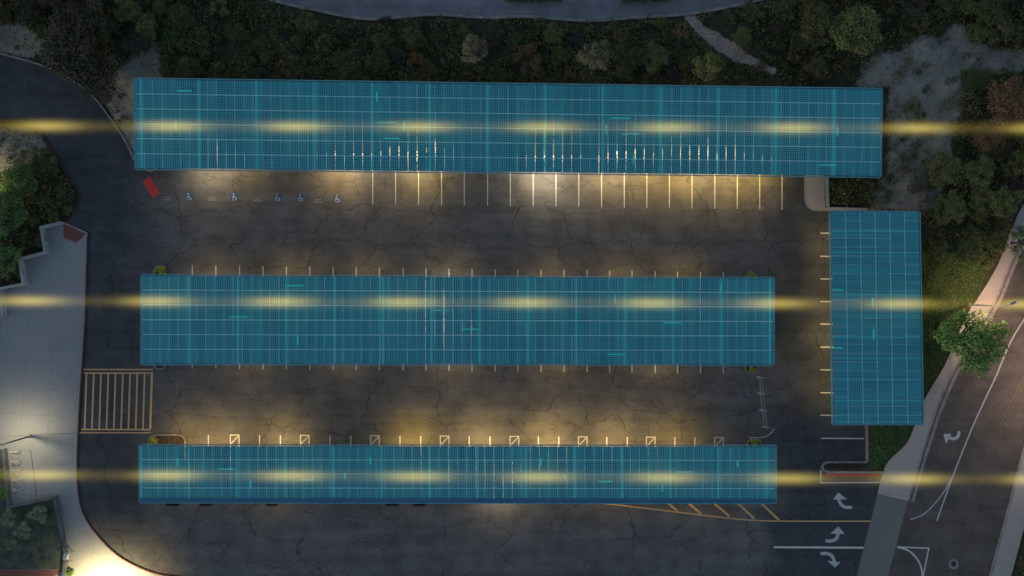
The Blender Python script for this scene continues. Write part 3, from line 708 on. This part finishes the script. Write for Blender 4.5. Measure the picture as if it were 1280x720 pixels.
def streak(ya, yb, px0, label):
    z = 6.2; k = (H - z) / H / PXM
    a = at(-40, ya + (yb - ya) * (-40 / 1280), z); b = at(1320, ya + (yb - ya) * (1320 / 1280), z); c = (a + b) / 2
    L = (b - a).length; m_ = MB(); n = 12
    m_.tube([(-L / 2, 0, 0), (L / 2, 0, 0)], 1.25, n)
    o = m_.build('overlay_streak', beam_mat('yellow_glow', 155.5 * k, -( (px0 - 640) * k - c.x), 0.41))
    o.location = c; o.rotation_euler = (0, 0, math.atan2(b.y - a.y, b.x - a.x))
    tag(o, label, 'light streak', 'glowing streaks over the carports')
streak(157.5, 160.5, 670 + 10, 'yellow overlay streak crossing the longest carport by the wooded slope')
streak(376, 380.5, 660, 'yellow overlay streak crossing the middle carport and the upright one beside the street')
streak(593.5, 599.5, 675, 'yellow overlay streak crossing the narrowest carport and the driveway')

# ---------------------------------------------------------------- planters in the lot
def capsule(cx, y0, y1, r):
    top = [(cx + r * math.cos(a), y0 - r * math.sin(a)) for a in np.linspace(0, math.pi, 11)]
    bot = [(cx + r * math.cos(a), y1 - r * math.sin(a)) for a in np.linspace(math.pi, 2 * math.pi, 11)]
    return top + bot
def island(poly, label, cen):
    c = at(*cen); root = empty('planter_island', (c.x, c.y, 0), label, 'planter', 'kerbed planter islands in the lot')
    m_ = MB(); ribbon(m_, W2(poly + [poly[0], poly[1]])[:-1], 0.15, 0.0, 0.16); m_.build('kerb', M['kerb'], root)
    m_ = MB(); m_.prism(W2(poly), 0.0, 0.10); m_.build('soil_bed', M['soil'], root)
island(capsule(188, 203, 206, 8), 'small round kerb at the lower left corner of the longest carport', (188, 205))
island(capsule(200, 340, 454, 7.2), 'long planter island under the left end of the middle carport', (200, 396))
island(capsule(938.5, 348, 460, 7.0), 'long planter island under the right end of the middle carport', (938, 402))
island(smooth_line([(186, 548), (190, 544), (196, 543.5), (223, 543.5), (229, 545.5), (232, 551), (232, 570), (232, 590), (186, 590), (186, 560), (186, 548)], 2)[:-1], 'wide square planter island at the upper left corner of the narrowest carport', (208, 565))
island([(934, 556), (935, 551), (938, 548.5), (946, 548.5), (950, 551), (952, 556), (952, 590), (934, 590)], 'eight sided planter island at the upper right corner of the narrowest carport', (943, 570))

# ---------------------------------------------------------------- vegetation builders
def leaves_mesh(clumps, per, size, seed, flat=0.5, mat=None, name='crown'):
    """clumps: (x, y, z, r). leaf clumps of small bent quads through the volume"""
    g = np.random.default_rng(seed); C = np.array(clumps); n = len(C) * per
    ci = np.repeat(np.arange(len(C)), per)
    d = g.normal(size=(n, 3)); d /= np.linalg.norm(d, axis=1)[:, None]
    rr = g.uniform(0.35, 1.0, n) ** 0.6
    p = C[ci, :3] + d * (rr * C[ci, 3])[:, None] * np.array([1, 1, flat + 0.2])
    nrm = d + g.normal(size=(n, 3)) * 0.7 + np.array([0, 0, 0.5]); nrm /= np.linalg.norm(nrm, axis=1)[:, None]
    a = np.cross(nrm, g.normal(size=(n, 3))); a /= np.linalg.norm(a, axis=1)[:, None]; b = np.cross(nrm, a)
    s = (size * g.uniform(0.6, 1.35, n))[:, None]
    v = np.stack([p - a * s, p - b * s * 0.45 + nrm * s * .12, p + a * s, p + b * s * 0.45 + nrm * s * .12], 1).reshape(-1, 3)
    me = bpy.data.meshes.new(name); me.vertices.add(4 * n); me.vertices.foreach_set('co', v.ravel())
    me.loops.add(4 * n); me.loops.foreach_set('vertex_index', np.arange(4 * n, dtype=np.int32))
    me.polygons.add(n); me.polygons.foreach_set('loop_start', np.arange(0, 4 * n, 4, dtype=np.int32))
    me.update(calc_edges=True); me.materials.append(mat); return me

def tree_meshes(seed, nl=9, dense=True, low=False, open_=False):
    """unit tree: crown radius 1, height about 2 (0.8 for shrubs)"""
    r = random.Random(seed); m_ = MB(); Ht = 0.8 if low else 1.9; clumps = []
    lean = (r.uniform(-.08, .08), r.uniform(-.08, .08))
    fork = Vector((lean[0], lean[1], Ht * 0.42))
    m_.tube([(0, 0, -0.15), (lean[0] * .5, lean[1] * .5, Ht * 0.2), fork], [0.085, 0.065, 0.055], 8)
    for k in range(nl):
        a = 2 * math.pi * (k + r.uniform(-.3, .3)) / nl; rad = r.uniform(0.45, 0.85); zz = Ht * r.uniform(0.55, 0.88)
        tip = Vector((rad * math.cos(a), rad * math.sin(a), zz)); mid = fork.lerp(tip, 0.5) + Vector((r.uniform(-.06, .06), r.uniform(-.06, .06), 0.08))
        m_.tube([fork, mid, tip], [0.045, 0.028, 0.012], 6)
        for q in range(3):
            t2 = tip + Vector((r.uniform(-.3, .3), r.uniform(-.3, .3), r.uniform(-.05, .22)))
            m_.tube([mid, (mid + t2) / 2 + Vector((0, 0, .04)), t2], [0.016, 0.011, 0.006], 5)
            clumps.append((t2.x * .92, t2.y * .92, t2.z, r.uniform(.16, .28) if open_ else r.uniform(.2, .34)))
        clumps.append((*tip, r.uniform(.2, .3)))
    if not open_:
        for k in range(nl):
            a = r.uniform(0, 6.28); rad = r.uniform(0, .55)
            clumps.append((rad * math.cos(a), rad * math.sin(a), Ht * r.uniform(.72, 1.0), r.uniform(.2, .36)))
    return m_, clumps
TPL = {}
def template(kind):
    if kind in TPL: return TPL[kind]
    cfg = {'round': (90, .052, dict(nl=10)), 'round2': (80, .055, dict(nl=8)), 'round3': (85, .05, dict(nl=11)),
           'open': (75, .055, dict(nl=7, open_=True)), 'open2': (80, .055, dict(nl=6, open_=True)),
           'bushy': (60, .07, dict(nl=7, low=True)), 'bushy2': (55, .075, dict(nl=6, low=True)), 'wispy': (10, .04, dict(nl=8, open_=True))}[kind]
    seed = sum(map(ord, kind)) * 7
    m_, cl = tree_meshes(seed, **cfg[2])
    tr = bpy.data.meshes.new('trunk'); tr.from_pydata(m_.v, [], m_.f); tr.materials.append(M['bark'])
    tr.polygons.foreach_set('use_smooth', [True] * len(tr.polygons)); tr.update()
    cr = leaves_mesh(cl, cfg[0], cfg[1], seed + 3, mat=LEAF['green'], name='crown')
    TPL[kind] = (tr, cr); return TPL[kind]
def tree(name, px, py, r_px, kind, leaf, label, cat='tree', group=None, hk=1.0, bark='bark', zbase=None, sy=1.0):
    """crown centre shows at px, py with radius r_px; hk scales the height"""
    r = r_px / PXM * 0.93; low = kind.startswith('bushy'); zc = r * (0.6 if low else 1.4) * hk
    c = at(px, py, zc); gz = ground_z(c.x, c.y) if zbase is None else zbase
    root = empty(name, (c.x, c.y, gz), label, cat, group)
    tr, cr = template(kind); rz = rng.uniform(0, 6.28)
    for me, nm, mt in ((tr, 'trunk', M[bark]), (cr, 'crown', LEAF[leaf])):
        o = bpy.data.objects.new(nm, me); COL.objects.link(o); o.parent = root
        o.scale = (r, r * sy, r * hk); o.rotation_euler = (0, 0, rz)
        o.material_slots[0].link = 'OBJECT'; o.material_slots[0].material = mt
    return root

# --- trees that can be told apart
T = tree
T('street_tree', 1213, 426, 42, 'round3', 'fresh', 'round leafy green tree overhanging the pavement kerb on the street side', hk=0.9)
T('street_tree', 1281, 303, 22, 'open', 'green', 'loose leafed tree at the right edge above the lit pavement', hk=0.9)
T('big_tree', 88, 62, 44, 'round2', 'brown', 'big dusky brown tree hanging over the upper left road corner', hk=0.75)
T('big_tree', 122, 96, 32, 'round3', 'brown', 'dusky tree beside the bare earth at the upper left carport corner', hk=0.8)
T('big_tree', 108, 28, 36, 'round', 'brown', 'dusky tree at the top left, above the road corner tree', hk=0.8)
T('hillside_tree', 276, 10, 15, 'open2', 'olive', 'yellowish olive tree at the top edge left of the far road', hk=0.9)
T('hillside_tree', 592, 66, 18, 'round', 'pale', 'pale leafed tree with white forked trunk, left one above the longest carport', hk=1.9, bark='pale_bark')
T('hillside_tree', 740, 76, 19, 'round3', 'pale', 'pale olive tree with white forked trunk above the middle of the longest carport', hk=1.9, bark='pale_bark')
T('hillside_tree', 661, 76, 21, 'open', 'rust', 'rust brown tree between the two pale trees', hk=0.8)
T('small_tree', 521, 77, 10, 'bushy', 'orange', 'small round orange shrub on the slope', 'shrub')
T('small_tree', 537, 92, 12, 'bushy2', 'rust', 'brown shrub right below the orange one', 'shrub')
T('small_tree', 850, 42, 11, 'open', 'rust', 'small rusty tree left of the dirt trail', bark='pale_bark', hk=1.8)
T('small_tree', 882, 86, 19, 'round2', 'olive', 'olive tree with pale trunk where the dirt trail nears the carport', bark='pale_bark', hk=1.7)
T('small_tree', 926, 48, 14, 'round2', 'olive', 'rounded olive tree right of the dirt trail', hk=0.8)
T('hillside_tree', 815, 78, 18, 'round3', 'olive', 'muted olive tree between the pale tree and the dirt trail', hk=0.7)
T('hillside_tree', 1062, 42, 34, 'round', 'olive', 'large olive tree left of the bare grey ground', hk=0.7)
T('hillside_tree', 1022, 36, 26, 'round3', 'brush', 'dark tree left of the large olive tree', hk=0.8)
T('hillside_tree', 1182, 212, 26, 'round2', 'olive', 'olive green tree nearest the corner between the two right carports', hk=0.6)
T('hillside_tree', 1222, 216, 22, 'round', 'olive', 'olive green tree second from the right carports', hk=0.6)
T('hillside_tree', 1183, 262, 22, 'round3', 'olive', 'olive green tree just right of the upright carport top', hk=0.6)
T('hillside_tree', 1222, 250, 18, 'round', 'olive', 'small olive tree in the lower right of the olive clump', hk=0.6)
T('sparse_tree', 1262, 132, 34, 'round3', 'rust', 'rusty brown tree near the right edge', hk=0.7, bark='pale_bark')
T('sparse_tree', 1232, 172, 22, 'round', 'rust', 'smaller rusty brown tree under the yellow streak at right', hk=0.6, bark='pale_bark')
T('dark_tree', 1218, 100, 20, 'round3', 'deep', 'dark green shrubby tree in the middle of the bare grey ground', hk=0.4)
T('garden_tree', 8, 268, 32, 'round', 'green', 'bright green lamplit tree at the left edge', hk=0.7)
T('garden_tree', 28, 228, 26, 'round2', 'green', 'green tree above the lamplit one at the left edge', hk=0.6)
T('garden_tree', 4, 322, 24, 'round3', 'green', 'darker green tree below the lamplit one at the left edge', hk=0.6)
T('garden_tree', 56, 205, 20, 'round', 'deep', 'dark tree beside the red kerb at the left', hk=0.7)
for x, y, r_, w in ((76, 238, 9, 'nearest the red kerb bend'), (58, 252, 10, 'in the middle of the left bed'), (84, 262, 8, 'against the red kerb above the plaza corner'), (68, 272, 9, 'just above the low white wall corner'), (50, 300, 10, 'outside the first step of the low wall'), (22, 338, 10, 'outside the second step of the low wall'), (44, 276, 9, 'left of the white wall corner')):
    T('bed_shrub', x, y, r_, 'bushy', 'olive', 'low olive shrub ' + w, 'shrub', 'olive shrubs in the left bed')
for x, y, r_, w in ((52, 643, 13, 'with pale leaves, nearest the planter corner'), (11, 648, 12, 'at the left of the walled planter'), (30, 664, 12, 'in the middle of the walled planter'), (14, 678, 9, 'lowest in the walled planter')):
    T('silver_shrub', x, y, r_, 'bushy2', 'silver', 'silvery shrub ' + w, 'shrub', 'silvery shrubs in the walled planter', zbase=0.25)
T('green_shrub', 3, 617, 9, 'bushy', 'fresh', 'bright green shrub in the strip left of the bicycle racks, lower one', 'shrub', zbase=0.2)
T('green_shrub', 3, 592, 8, 'bushy2', 'fresh', 'bright green shrub in the strip left of the bicycle racks, upper one', 'shrub', zbase=0.2)
T('green_shrub', 88, 716, 6, 'bushy', 'fresh', 'small yellow green shrub by the bright corner lamp', 'shrub', zbase=0.13)
T('planter_shrub', 201, 337, 7.5, 'bushy', 'yellow', 'yellow shrub at the upper left corner of the middle carport', 'shrub', zbase=0.1)
T('planter_shrub', 938.5, 346.5, 7.5, 'bushy2', 'yellow', 'yellow shrub at the upper right corner of the middle carport', 'shrub', zbase=0.1)
T('planter_shrub', 939, 461, 5, 'bushy2', 'yellow', 'yellow shrub at the lower right corner of the middle carport', 'shrub', zbase=0.1)
T('planter_shrub', 192, 550, 6.5, 'bushy', 'yellow', 'yellow green shrub at the upper left corner of the narrowest carport', 'shrub', zbase=0.1)
T('planter_shrub', 942.5, 553, 7, 'bushy2', 'yellow', 'yellow green shrub at the upper right corner of the narrowest carport', 'shrub', zbase=0.1)
for x, w in ((1040, 'at the rounded tip'), (1052, 'second from the rounded tip'), (1064, 'third from the rounded tip'), (1075, 'farthest from the rounded tip')):
    T('island_shrub', x, 583, 5, 'bushy', 'brown', 'brownish low shrub %s of the driveway island' % w, 'shrub', 'shrubs on the driveway island', zbase=0.1)
T('corner_shrub', 157, 122, 4, 'bushy', 'pale', 'pale dry shrub on bare earth left of the longest carport, upper one', 'shrub')
T('corner_shrub', 155, 148, 4, 'bushy', 'pale', 'pale dry shrub on bare earth left of the longest carport, lower one', 'shrub')

# --- dark trees of the wooded slope, hardly to be told apart
def free(x, y, r):
    q = at(x, y)
    for p in PAVED_W:
        if inside(p, np.array(q.x), np.array(q.y)): return False
    for b in BARE:
        if inside(b, np.array(float(x)), np.array(float(y))): return False
    return True
def dist_poly(px, py, poly):
    return float(edge_dist(poly, np.array(float(px)), np.array(float(py))))
placed = []
tries = 0
while len(placed) < 120 and tries < 6000:
    tries += 1
    x = rng.uniform(-40, 1330); y = rng.uniform(-40, 340)
    zone = (y < 96 and 165 < x < 1075) or (x > 1160 and y < 330) or (y < 50 and x > 1075) or (x < 200 and y < 42) or (x < 10 and 330 > y > 200)
    if not zone or not free(x, y, 0): continue
    r_ = rng.uniform(13, 25)
    if x > 300 and y < 120 and x < 1075: r_ = rng.uniform(9, 17)
    if dist_poly(x, y, FAR_S) < r_ * rng.choice((0.4, 0.7, 1.0)) or dist_poly(x, y, [(a, b) for a, b, c_ in TRAIL]) < r_ + 8: continue
    if x > 1080 and any(dist_poly(x, y, p) < r_ * 0.7 for p in (BARE[0], SIDE_W_IN)): continue
    if any(math.hypot(x - a, y - b) < (r_ + c_) * 0.62 for a, b, c_ in placed): continue
    if any(math.hypot(x - a, y - b) < r_ + c_ - 4 for a, b, c_ in ((592, 66, 18), (740, 78, 19), (661, 76, 21), (521, 77, 10), (850, 42, 11), (882, 88, 19), (926, 48, 14), (276, 10, 15), (1062, 42, 34), (1182, 212, 26), (1222, 216, 22), (1183, 262, 22), (1262, 138, 20), (1238, 178, 20))): continue
    placed.append((x, y, r_))
ORD = 'first second third fourth fifth sixth seventh eighth ninth tenth eleventh twelfth thirteenth fourteenth fifteenth sixteenth seventeenth eighteenth nineteenth twentieth'.split()
def ordinal(k): return ORD[k] if k < 20 else 'twenty ' + ORD[k - 20] if k < 39 else 'fortieth'
groups = {}
for (x, y, r_) in placed:
    if x > 1075:
        b = int(min(5, max(0, y) // 60)); nm = ('along the top edge', 'above the olive clump', 'level with the longest carport', 'beside the olive clump', 'below the olive clump', 'above the green verge')[b]
        key = (2, b, 'in the right wood ' + nm, 'dark trees in the wood at the right')
    elif x < 200:
        b = int(y > 0); key = (0, b, ('in the top left wood, ' + ('upper row', 'lower row')[b]), 'dark trees at the top left')
    else:
        b = 0 if y < 32 else 1 if y < 64 else 2
        key = (1, b, ('on the slope beside the far road', 'on the middle of the slope', 'on the slope nearest the longest carport')[b], 'dark trees on the wooded slope')
    groups.setdefault(key, []).append((x, y, r_))
for key in sorted(groups):
    for i, (x, y, r_) in enumerate(sorted(groups[key])):
        kind = rng.choice(['round', 'round2', 'round3', 'bushy', 'bushy2'])
        leaf = rng.choice(['deep', 'brush', 'brush', 'deep', 'olive' if rng.random() < 0.35 else 'brush', 'brown'])
        tone = {'deep': 'dark green', 'brush': 'dark', 'olive': 'dull olive', 'brown': 'dusky brown'}[leaf]
        T('dark_tree', x, y, r_, kind, leaf, '%s tree %s, %s from left' % (tone, key[2], ordinal(i)), 'tree', key[3], hk=rng.uniform(0.55, 0.9))

# --- uncountable low brush over the slopes
def brush():
    g = np.random.default_rng(5); pts = []
    N = 15000
    px = g.uniform(-60, 1340, N); py = g.uniform(-50, 720, N)
    k = 1 / PXM; X = (px - 640) * k; Y = (360 - py) * k
    ok = np.ones(N, bool)
    for p in PAVED_W: ok &= ~inside(p, X, Y) & (edge_dist(p, X, Y) > 0.5)
    for b in BARE: ok &= ~inside(b, px, py) | (g.uniform(size=N) < np.where(py > 125, 0.5, 0.07))
    for b in GRASS: ok &= ~inside(b, px, py)
    tr = np.min([np.hypot(px - a, py - b) - c for a, b, c in TRAIL], axis=0); ok &= tr > 3
    ok &= ~((px > 165) & (px < 1110) & (py > 108) & (py < 215)); ok &= ~((px > 1036) & (px < 1150) & (py > 262))
    ok &= ~((px > 1260) & (py > 300) & (px < 1300) & (py < 500))
    cl = []
    for x, y, o in zip(X, Y, ok):
        if not o: continue
        r = g.uniform(0.3, 0.95); cl.append((x, y, ground_z(x, y) + r * 0.5, r))
    me = leaves_mesh(cl, 36, 0.16, 8, flat=0.6, mat=LEAF['brush'], name='slope_brush')
    o = bpy.data.objects.new('slope_brush', me); COL.objects.link(o)
    tag(o, 'dark low brush covering the slopes between the trees', 'brush', kind='stuff')
brush()
def grass_tufts():
    g = np.random.default_rng(9); cl = []
    for poly, N in ((GRASS[0], 1500), (GRASS[1], 2600), (GRASS[2], 500)):
        P_ = np.array(poly); lo, hi = P_.min(0), P_.max(0)
        px = g.uniform(lo[0], hi[0], N); py = g.uniform(lo[1], hi[1], N); m = inside(poly, px, py)
        for x, y in zip(px[m], py[m]):
            q = at(x, y)
            if any(inside(p, np.array(q.x), np.array(q.y)) for p in PAVED_W): continue
            cl.append((q.x, q.y, ground_z(q.x, q.y) + 0.05, g.uniform(0.1, 0.3)))
    me = leaves_mesh(cl, 16, 0.07, 8, flat=0.2, mat=LEAF['green'], name='grass_verge')
    o = bpy.data.objects.new('grass_verge', me); COL.objects.link(o)
    tag(o, 'green grass on the verge beside the upright carport', 'grass', kind='stuff')
grass_tufts()

# ---------------------------------------------------------------- walls
def wall(px, w, h, mat, label, z=0.0, cap=None):
    xy = W2(px); c = xy[len(xy) // 2]
    root = empty('low_wall', (c[0], c[1], z), label, 'wall')
    m_ = MB(); ribbon(m_, xy, w, z - 0.1, z + h); m_.build('wall_body', M[mat], root)
    m_ = MB(); ribbon(m_, xy, w + 0.06, z + h + 0.002, z + h + 0.07); m_.build('coping', M[cap or mat], root)
wall([(82, 279), (57, 285), (62, 316), (30, 324), (35, 355), (5, 361), (9, 394), (-90, 405)], 0.26, 0.75, 'wall', 'white stepped low wall along the upper left of the plaza', 0.1)
wall([(9, 560), (15, 632), (72, 620), (86, 690), (82, 735)], 0.24, 0.55, 'wall_dark', 'dark low wall around the planter by the bicycle racks', 0.13)
wall([(1031, 222), (1032, 259)], 0.3, 0.5, 'wall_dark', 'short grey low wall between the two right carports', 0.1, 'wall')
wall([(1031, 261), (1081, 262)], 0.2, 0.5, 'wall', 'pale low wall along the top of the upright carport', 0.1)
sheet('planter_bed', [(13, 633), (71, 621.5), (85, 690), (82, 711), (-90, 711), (-90, 562), (8, 562)], 0.10, 0.24, M['planter_soil'])
sheet('brick_paving', [(-90, 712), (82, 712), (60, 724), (56, 800), (-90, 800)], 0.10, 0.15, M['brick_red'])
# dark hedges along the far road's upper edge
for x0, x1, y, w in ((632, 700, 1.0, 'left'), (778, 834, 0.5, 'right')):
    cl = []
    for k in range(26):
        q = at(x0 + (x1 - x0) * k / 25, y + rng.uniform(-3, 1.5)); cl.append((q.x, q.y, 0.5, 0.45))
    c = at((x0 + x1) / 2, y)
    hd = empty('hedge', (c.x, c.y, 0), 'dark hedge on the upper side of the far road, %s one' % w, 'hedge')
    me = leaves_mesh([(a - c.x, b - c.y, z, r) for a, b, z, r in cl], 70, 0.11, 3, mat=LEAF['deep'], name='foliage')
    o = bpy.data.objects.new('foliage', me); COL.objects.link(o); o.parent = hd
    m_ = MB()
    for a, b, z, r in cl[::3]: m_.tube([(a, b, -0.05), (a, b, 0.4)], 0.04, 5)
    m_.build('stems', M['bark'], hd)

# ---------------------------------------------------------------- railing at the right end of the aisle
def railing():
    a, b = (949.5, 471.5), (956, 533.5); c = at((a[0] + b[0]) / 2, (a[1] + b[1]) / 2)
    root = empty('guard_rail', (c.x, c.y, 0), 'thin white guard rail with four posts at the right end of the lower aisle', 'rail')
    for dx, z in ((0, 0.75), (3.2, 0.55)):
        m_ = MB(); m_.tube([at(a[0] + dx, a[1], z), at((a[0] + b[0]) / 2 + dx - 1.2, (a[1] + b[1]) / 2, z), at(b[0] + dx, b[1], z)], 0.045, 8); m_.build('rail', M['grey_steel'], root)
    for t_ in (0.0, 0.32, 0.66, 1.0):
        x = a[0] + (b[0] - a[0]) * t_; y = a[1] + (b[1] - a[1]) * t_
        p = at(x - 1 + (0 if t_ in (0, 1) else -1), y); m_ = MB(); m_.box((p.x, p.y, 0.02), (0.5, 0.16, 0.04)); m_.tube([(p.x + .1, p.y, 0), (p.x + .1, p.y, 0.8)], 0.05, 8)
        m_.beam((p.x, p.y, 0.62), (p.x + 0.55, p.y, 0.62), 0.05, 0.05); m_.build('post', M['white_steel'], root)
railing()

# ---------------------------------------------------------------- low black blocks
for x, w in ((216, 'leftmost'), (257, 'second from left'), (340, 'third from left'), (490, 'fourth from left'), (524, 'rightmost')):
    p = at(x, 631); m_ = MB()
    m_.hexa([(p.x - .75, p.y - .1, 0), (p.x + .75, p.y - .1, 0), (p.x + .75, p.y + .1, 0), (p.x - .75, p.y + .1, 0),
             (p.x - .7, p.y - .06, .13), (p.x + .7, p.y - .06, .13), (p.x + .7, p.y + .06, .13), (p.x - .7, p.y + .06, .13)])
    tag(m_.build('black_block', M['rubber']), '%s low black block poking out below the narrowest carport' % w, 'wheel stop', 'low black blocks along the narrowest carport')

# ---------------------------------------------------------------- bicycle racks on the plaza
for i, (y, w) in enumerate(((563, 'topmost'), (575, 'second from top'), (586, 'middle'), (598, 'fourth from top'), (610, 'lowest'))):
    p = at(17 + i * 0.9, y, 0.13); m_ = MB(); L = 0.85
    pts = [(p.x, p.y, 0.13), (p.x, p.y, 0.75)] + [(p.x + L / 2 - L / 2 * math.cos(a), p.y, 0.75 + 0.3 * math.sin(a)) for a in np.linspace(0.3, math.pi - 0.3, 8)] + [(p.x + L, p.y, 0.75), (p.x + L, p.y, 0.13)]
    m_.tube(pts, 0.035, 8)
    root = empty('bike_rack', (p.x, p.y, 0.13), '%s of the five steel bicycle hoops on the plaza' % w, 'bicycle rack', 'steel bicycle hoops on the plaza')
    m_.build('hoop', M['white_steel'], root)
    for xx in (p.x, p.x + L):
        m_ = MB(); m_.prism([(xx + .09 * math.cos(a), p.y + .09 * math.sin(a)) for a in np.linspace(0, 2 * math.pi, 13)[:-1]], 0.13, 0.145); m_.build('foot_plate', M['grey_steel'], root)

# ---------------------------------------------------------------- lamp posts
def glow_mat(name, col, st):
    t = NT(name); t.b.inputs['Emission Color'].default_value = (*col, 1); t.b.inputs['Emission Strength'].default_value = st; return t.m
def lamp_post(px, py, h, arm, label, col, energy, mat='dark_steel', z0=0.0, head=0.6, spot=155, glow=6.0, rot=(0, 0, 0)):
    b = at(px, py, z0); root = empty('street_lamp', (b.x, b.y, z0), label, 'street lamp', None)
    m_ = MB(); m_.tube([(b.x, b.y, z0 - .05), (b.x, b.y, z0 + h * 0.5), (b.x, b.y, z0 + h)], [0.11, 0.085, 0.06], 10); m_.build('pole', M[mat], root)
    m_ = MB(); m_.tube([(b.x, b.y, z0), (b.x, b.y, z0 + 0.4)], 0.22, 12); m_.build('base', M['kerb'], root)
    e = (b.x + arm[0], b.y + arm[1], z0 + h + 0.1)
    m_ = MB(); m_.tube([(b.x, b.y, z0 + h - 0.05), (b.x + arm[0] * .5, b.y + arm[1] * .5, z0 + h + 0.1), e], 0.045, 8); m_.build('arm', M[mat], root)
    a = math.atan2(arm[1], arm[0]); m_ = MB(); m_.box((e[0], e[1], e[2]), (head, 0.26, 0.12), a); hd = m_.build('lamp_head', M['grey_steel'], root)
    m_ = MB(); m_.box((e[0], e[1], e[2] - 0.075), (head * 0.8, 0.2, 0.025), a); m_.build('lamp_glass', glow_mat('lamp_glass_glow', col, glow), hd)
    light('lamp_light', (e[0], e[1], e[2] - 0.2), energy, col, 0.15, spot=spot, parent=root, rot=rot)
    return root
lamp_post(1210, 381, 6.6, (0.9, 0.35), 'street lamp with orange light on the pavement above the round street tree', (1.0, 0.63, 0.40), 2100, 'white_steel', 0.13, spot=168)
lamp_post(1345, 480, 8.0, (-1.6, -0.3), 'added unseen lamp beyond the right edge, warming the road', (1.0, 0.70, 0.50), 4200, 'grey_steel', 0.13, spot=170)  # added out of view to light the road brown
lamp_post(38, 545, 5.0, (-0.5, 0.1), 'dark lamp post above the bicycle hoops', (1.0, 0.84, 0.50), 1300, z0=0.13)
lamp_post(134, 752, 5.0, (0.5, 0.3), 'lamp post below the frame pouring white light on the lower left plaza corner', (1.0, 0.77, 0.36), 19000, z0=0.13, spot=140)
lamp_post(-14, 246, 5.2, (0.8, 0.0), 'lamp post beside the bright green tree at the left edge', (1.0, 0.88, 0.42), 1100, z0=0.2)
def post_box():
    p = at(91, 690, 0.13); root = empty('signal_post', (p.x, p.y, 0.13), 'short post with a pale box and side arm at the planter corner', 'post')
    m_ = MB(); m_.tube([(p.x, p.y, 0.1), (p.x, p.y, 1.9)], 0.05, 8); m_.build('post', M['grey_steel'], root)
    m_ = MB(); m_.box((p.x + 0.12, p.y + 0.05, 1.65), (0.42, 0.7, 0.5), R(-12)); m_.build('box', M['white_steel'], root)
    m_ = MB(); m_.tube([(p.x - .5, p.y - .9, 1.2), (p.x + .6, p.y - .55, 1.25)], 0.035, 6); m_.build('arm', M['dark_steel'], root)
post_box()
print('trees', len(placed))
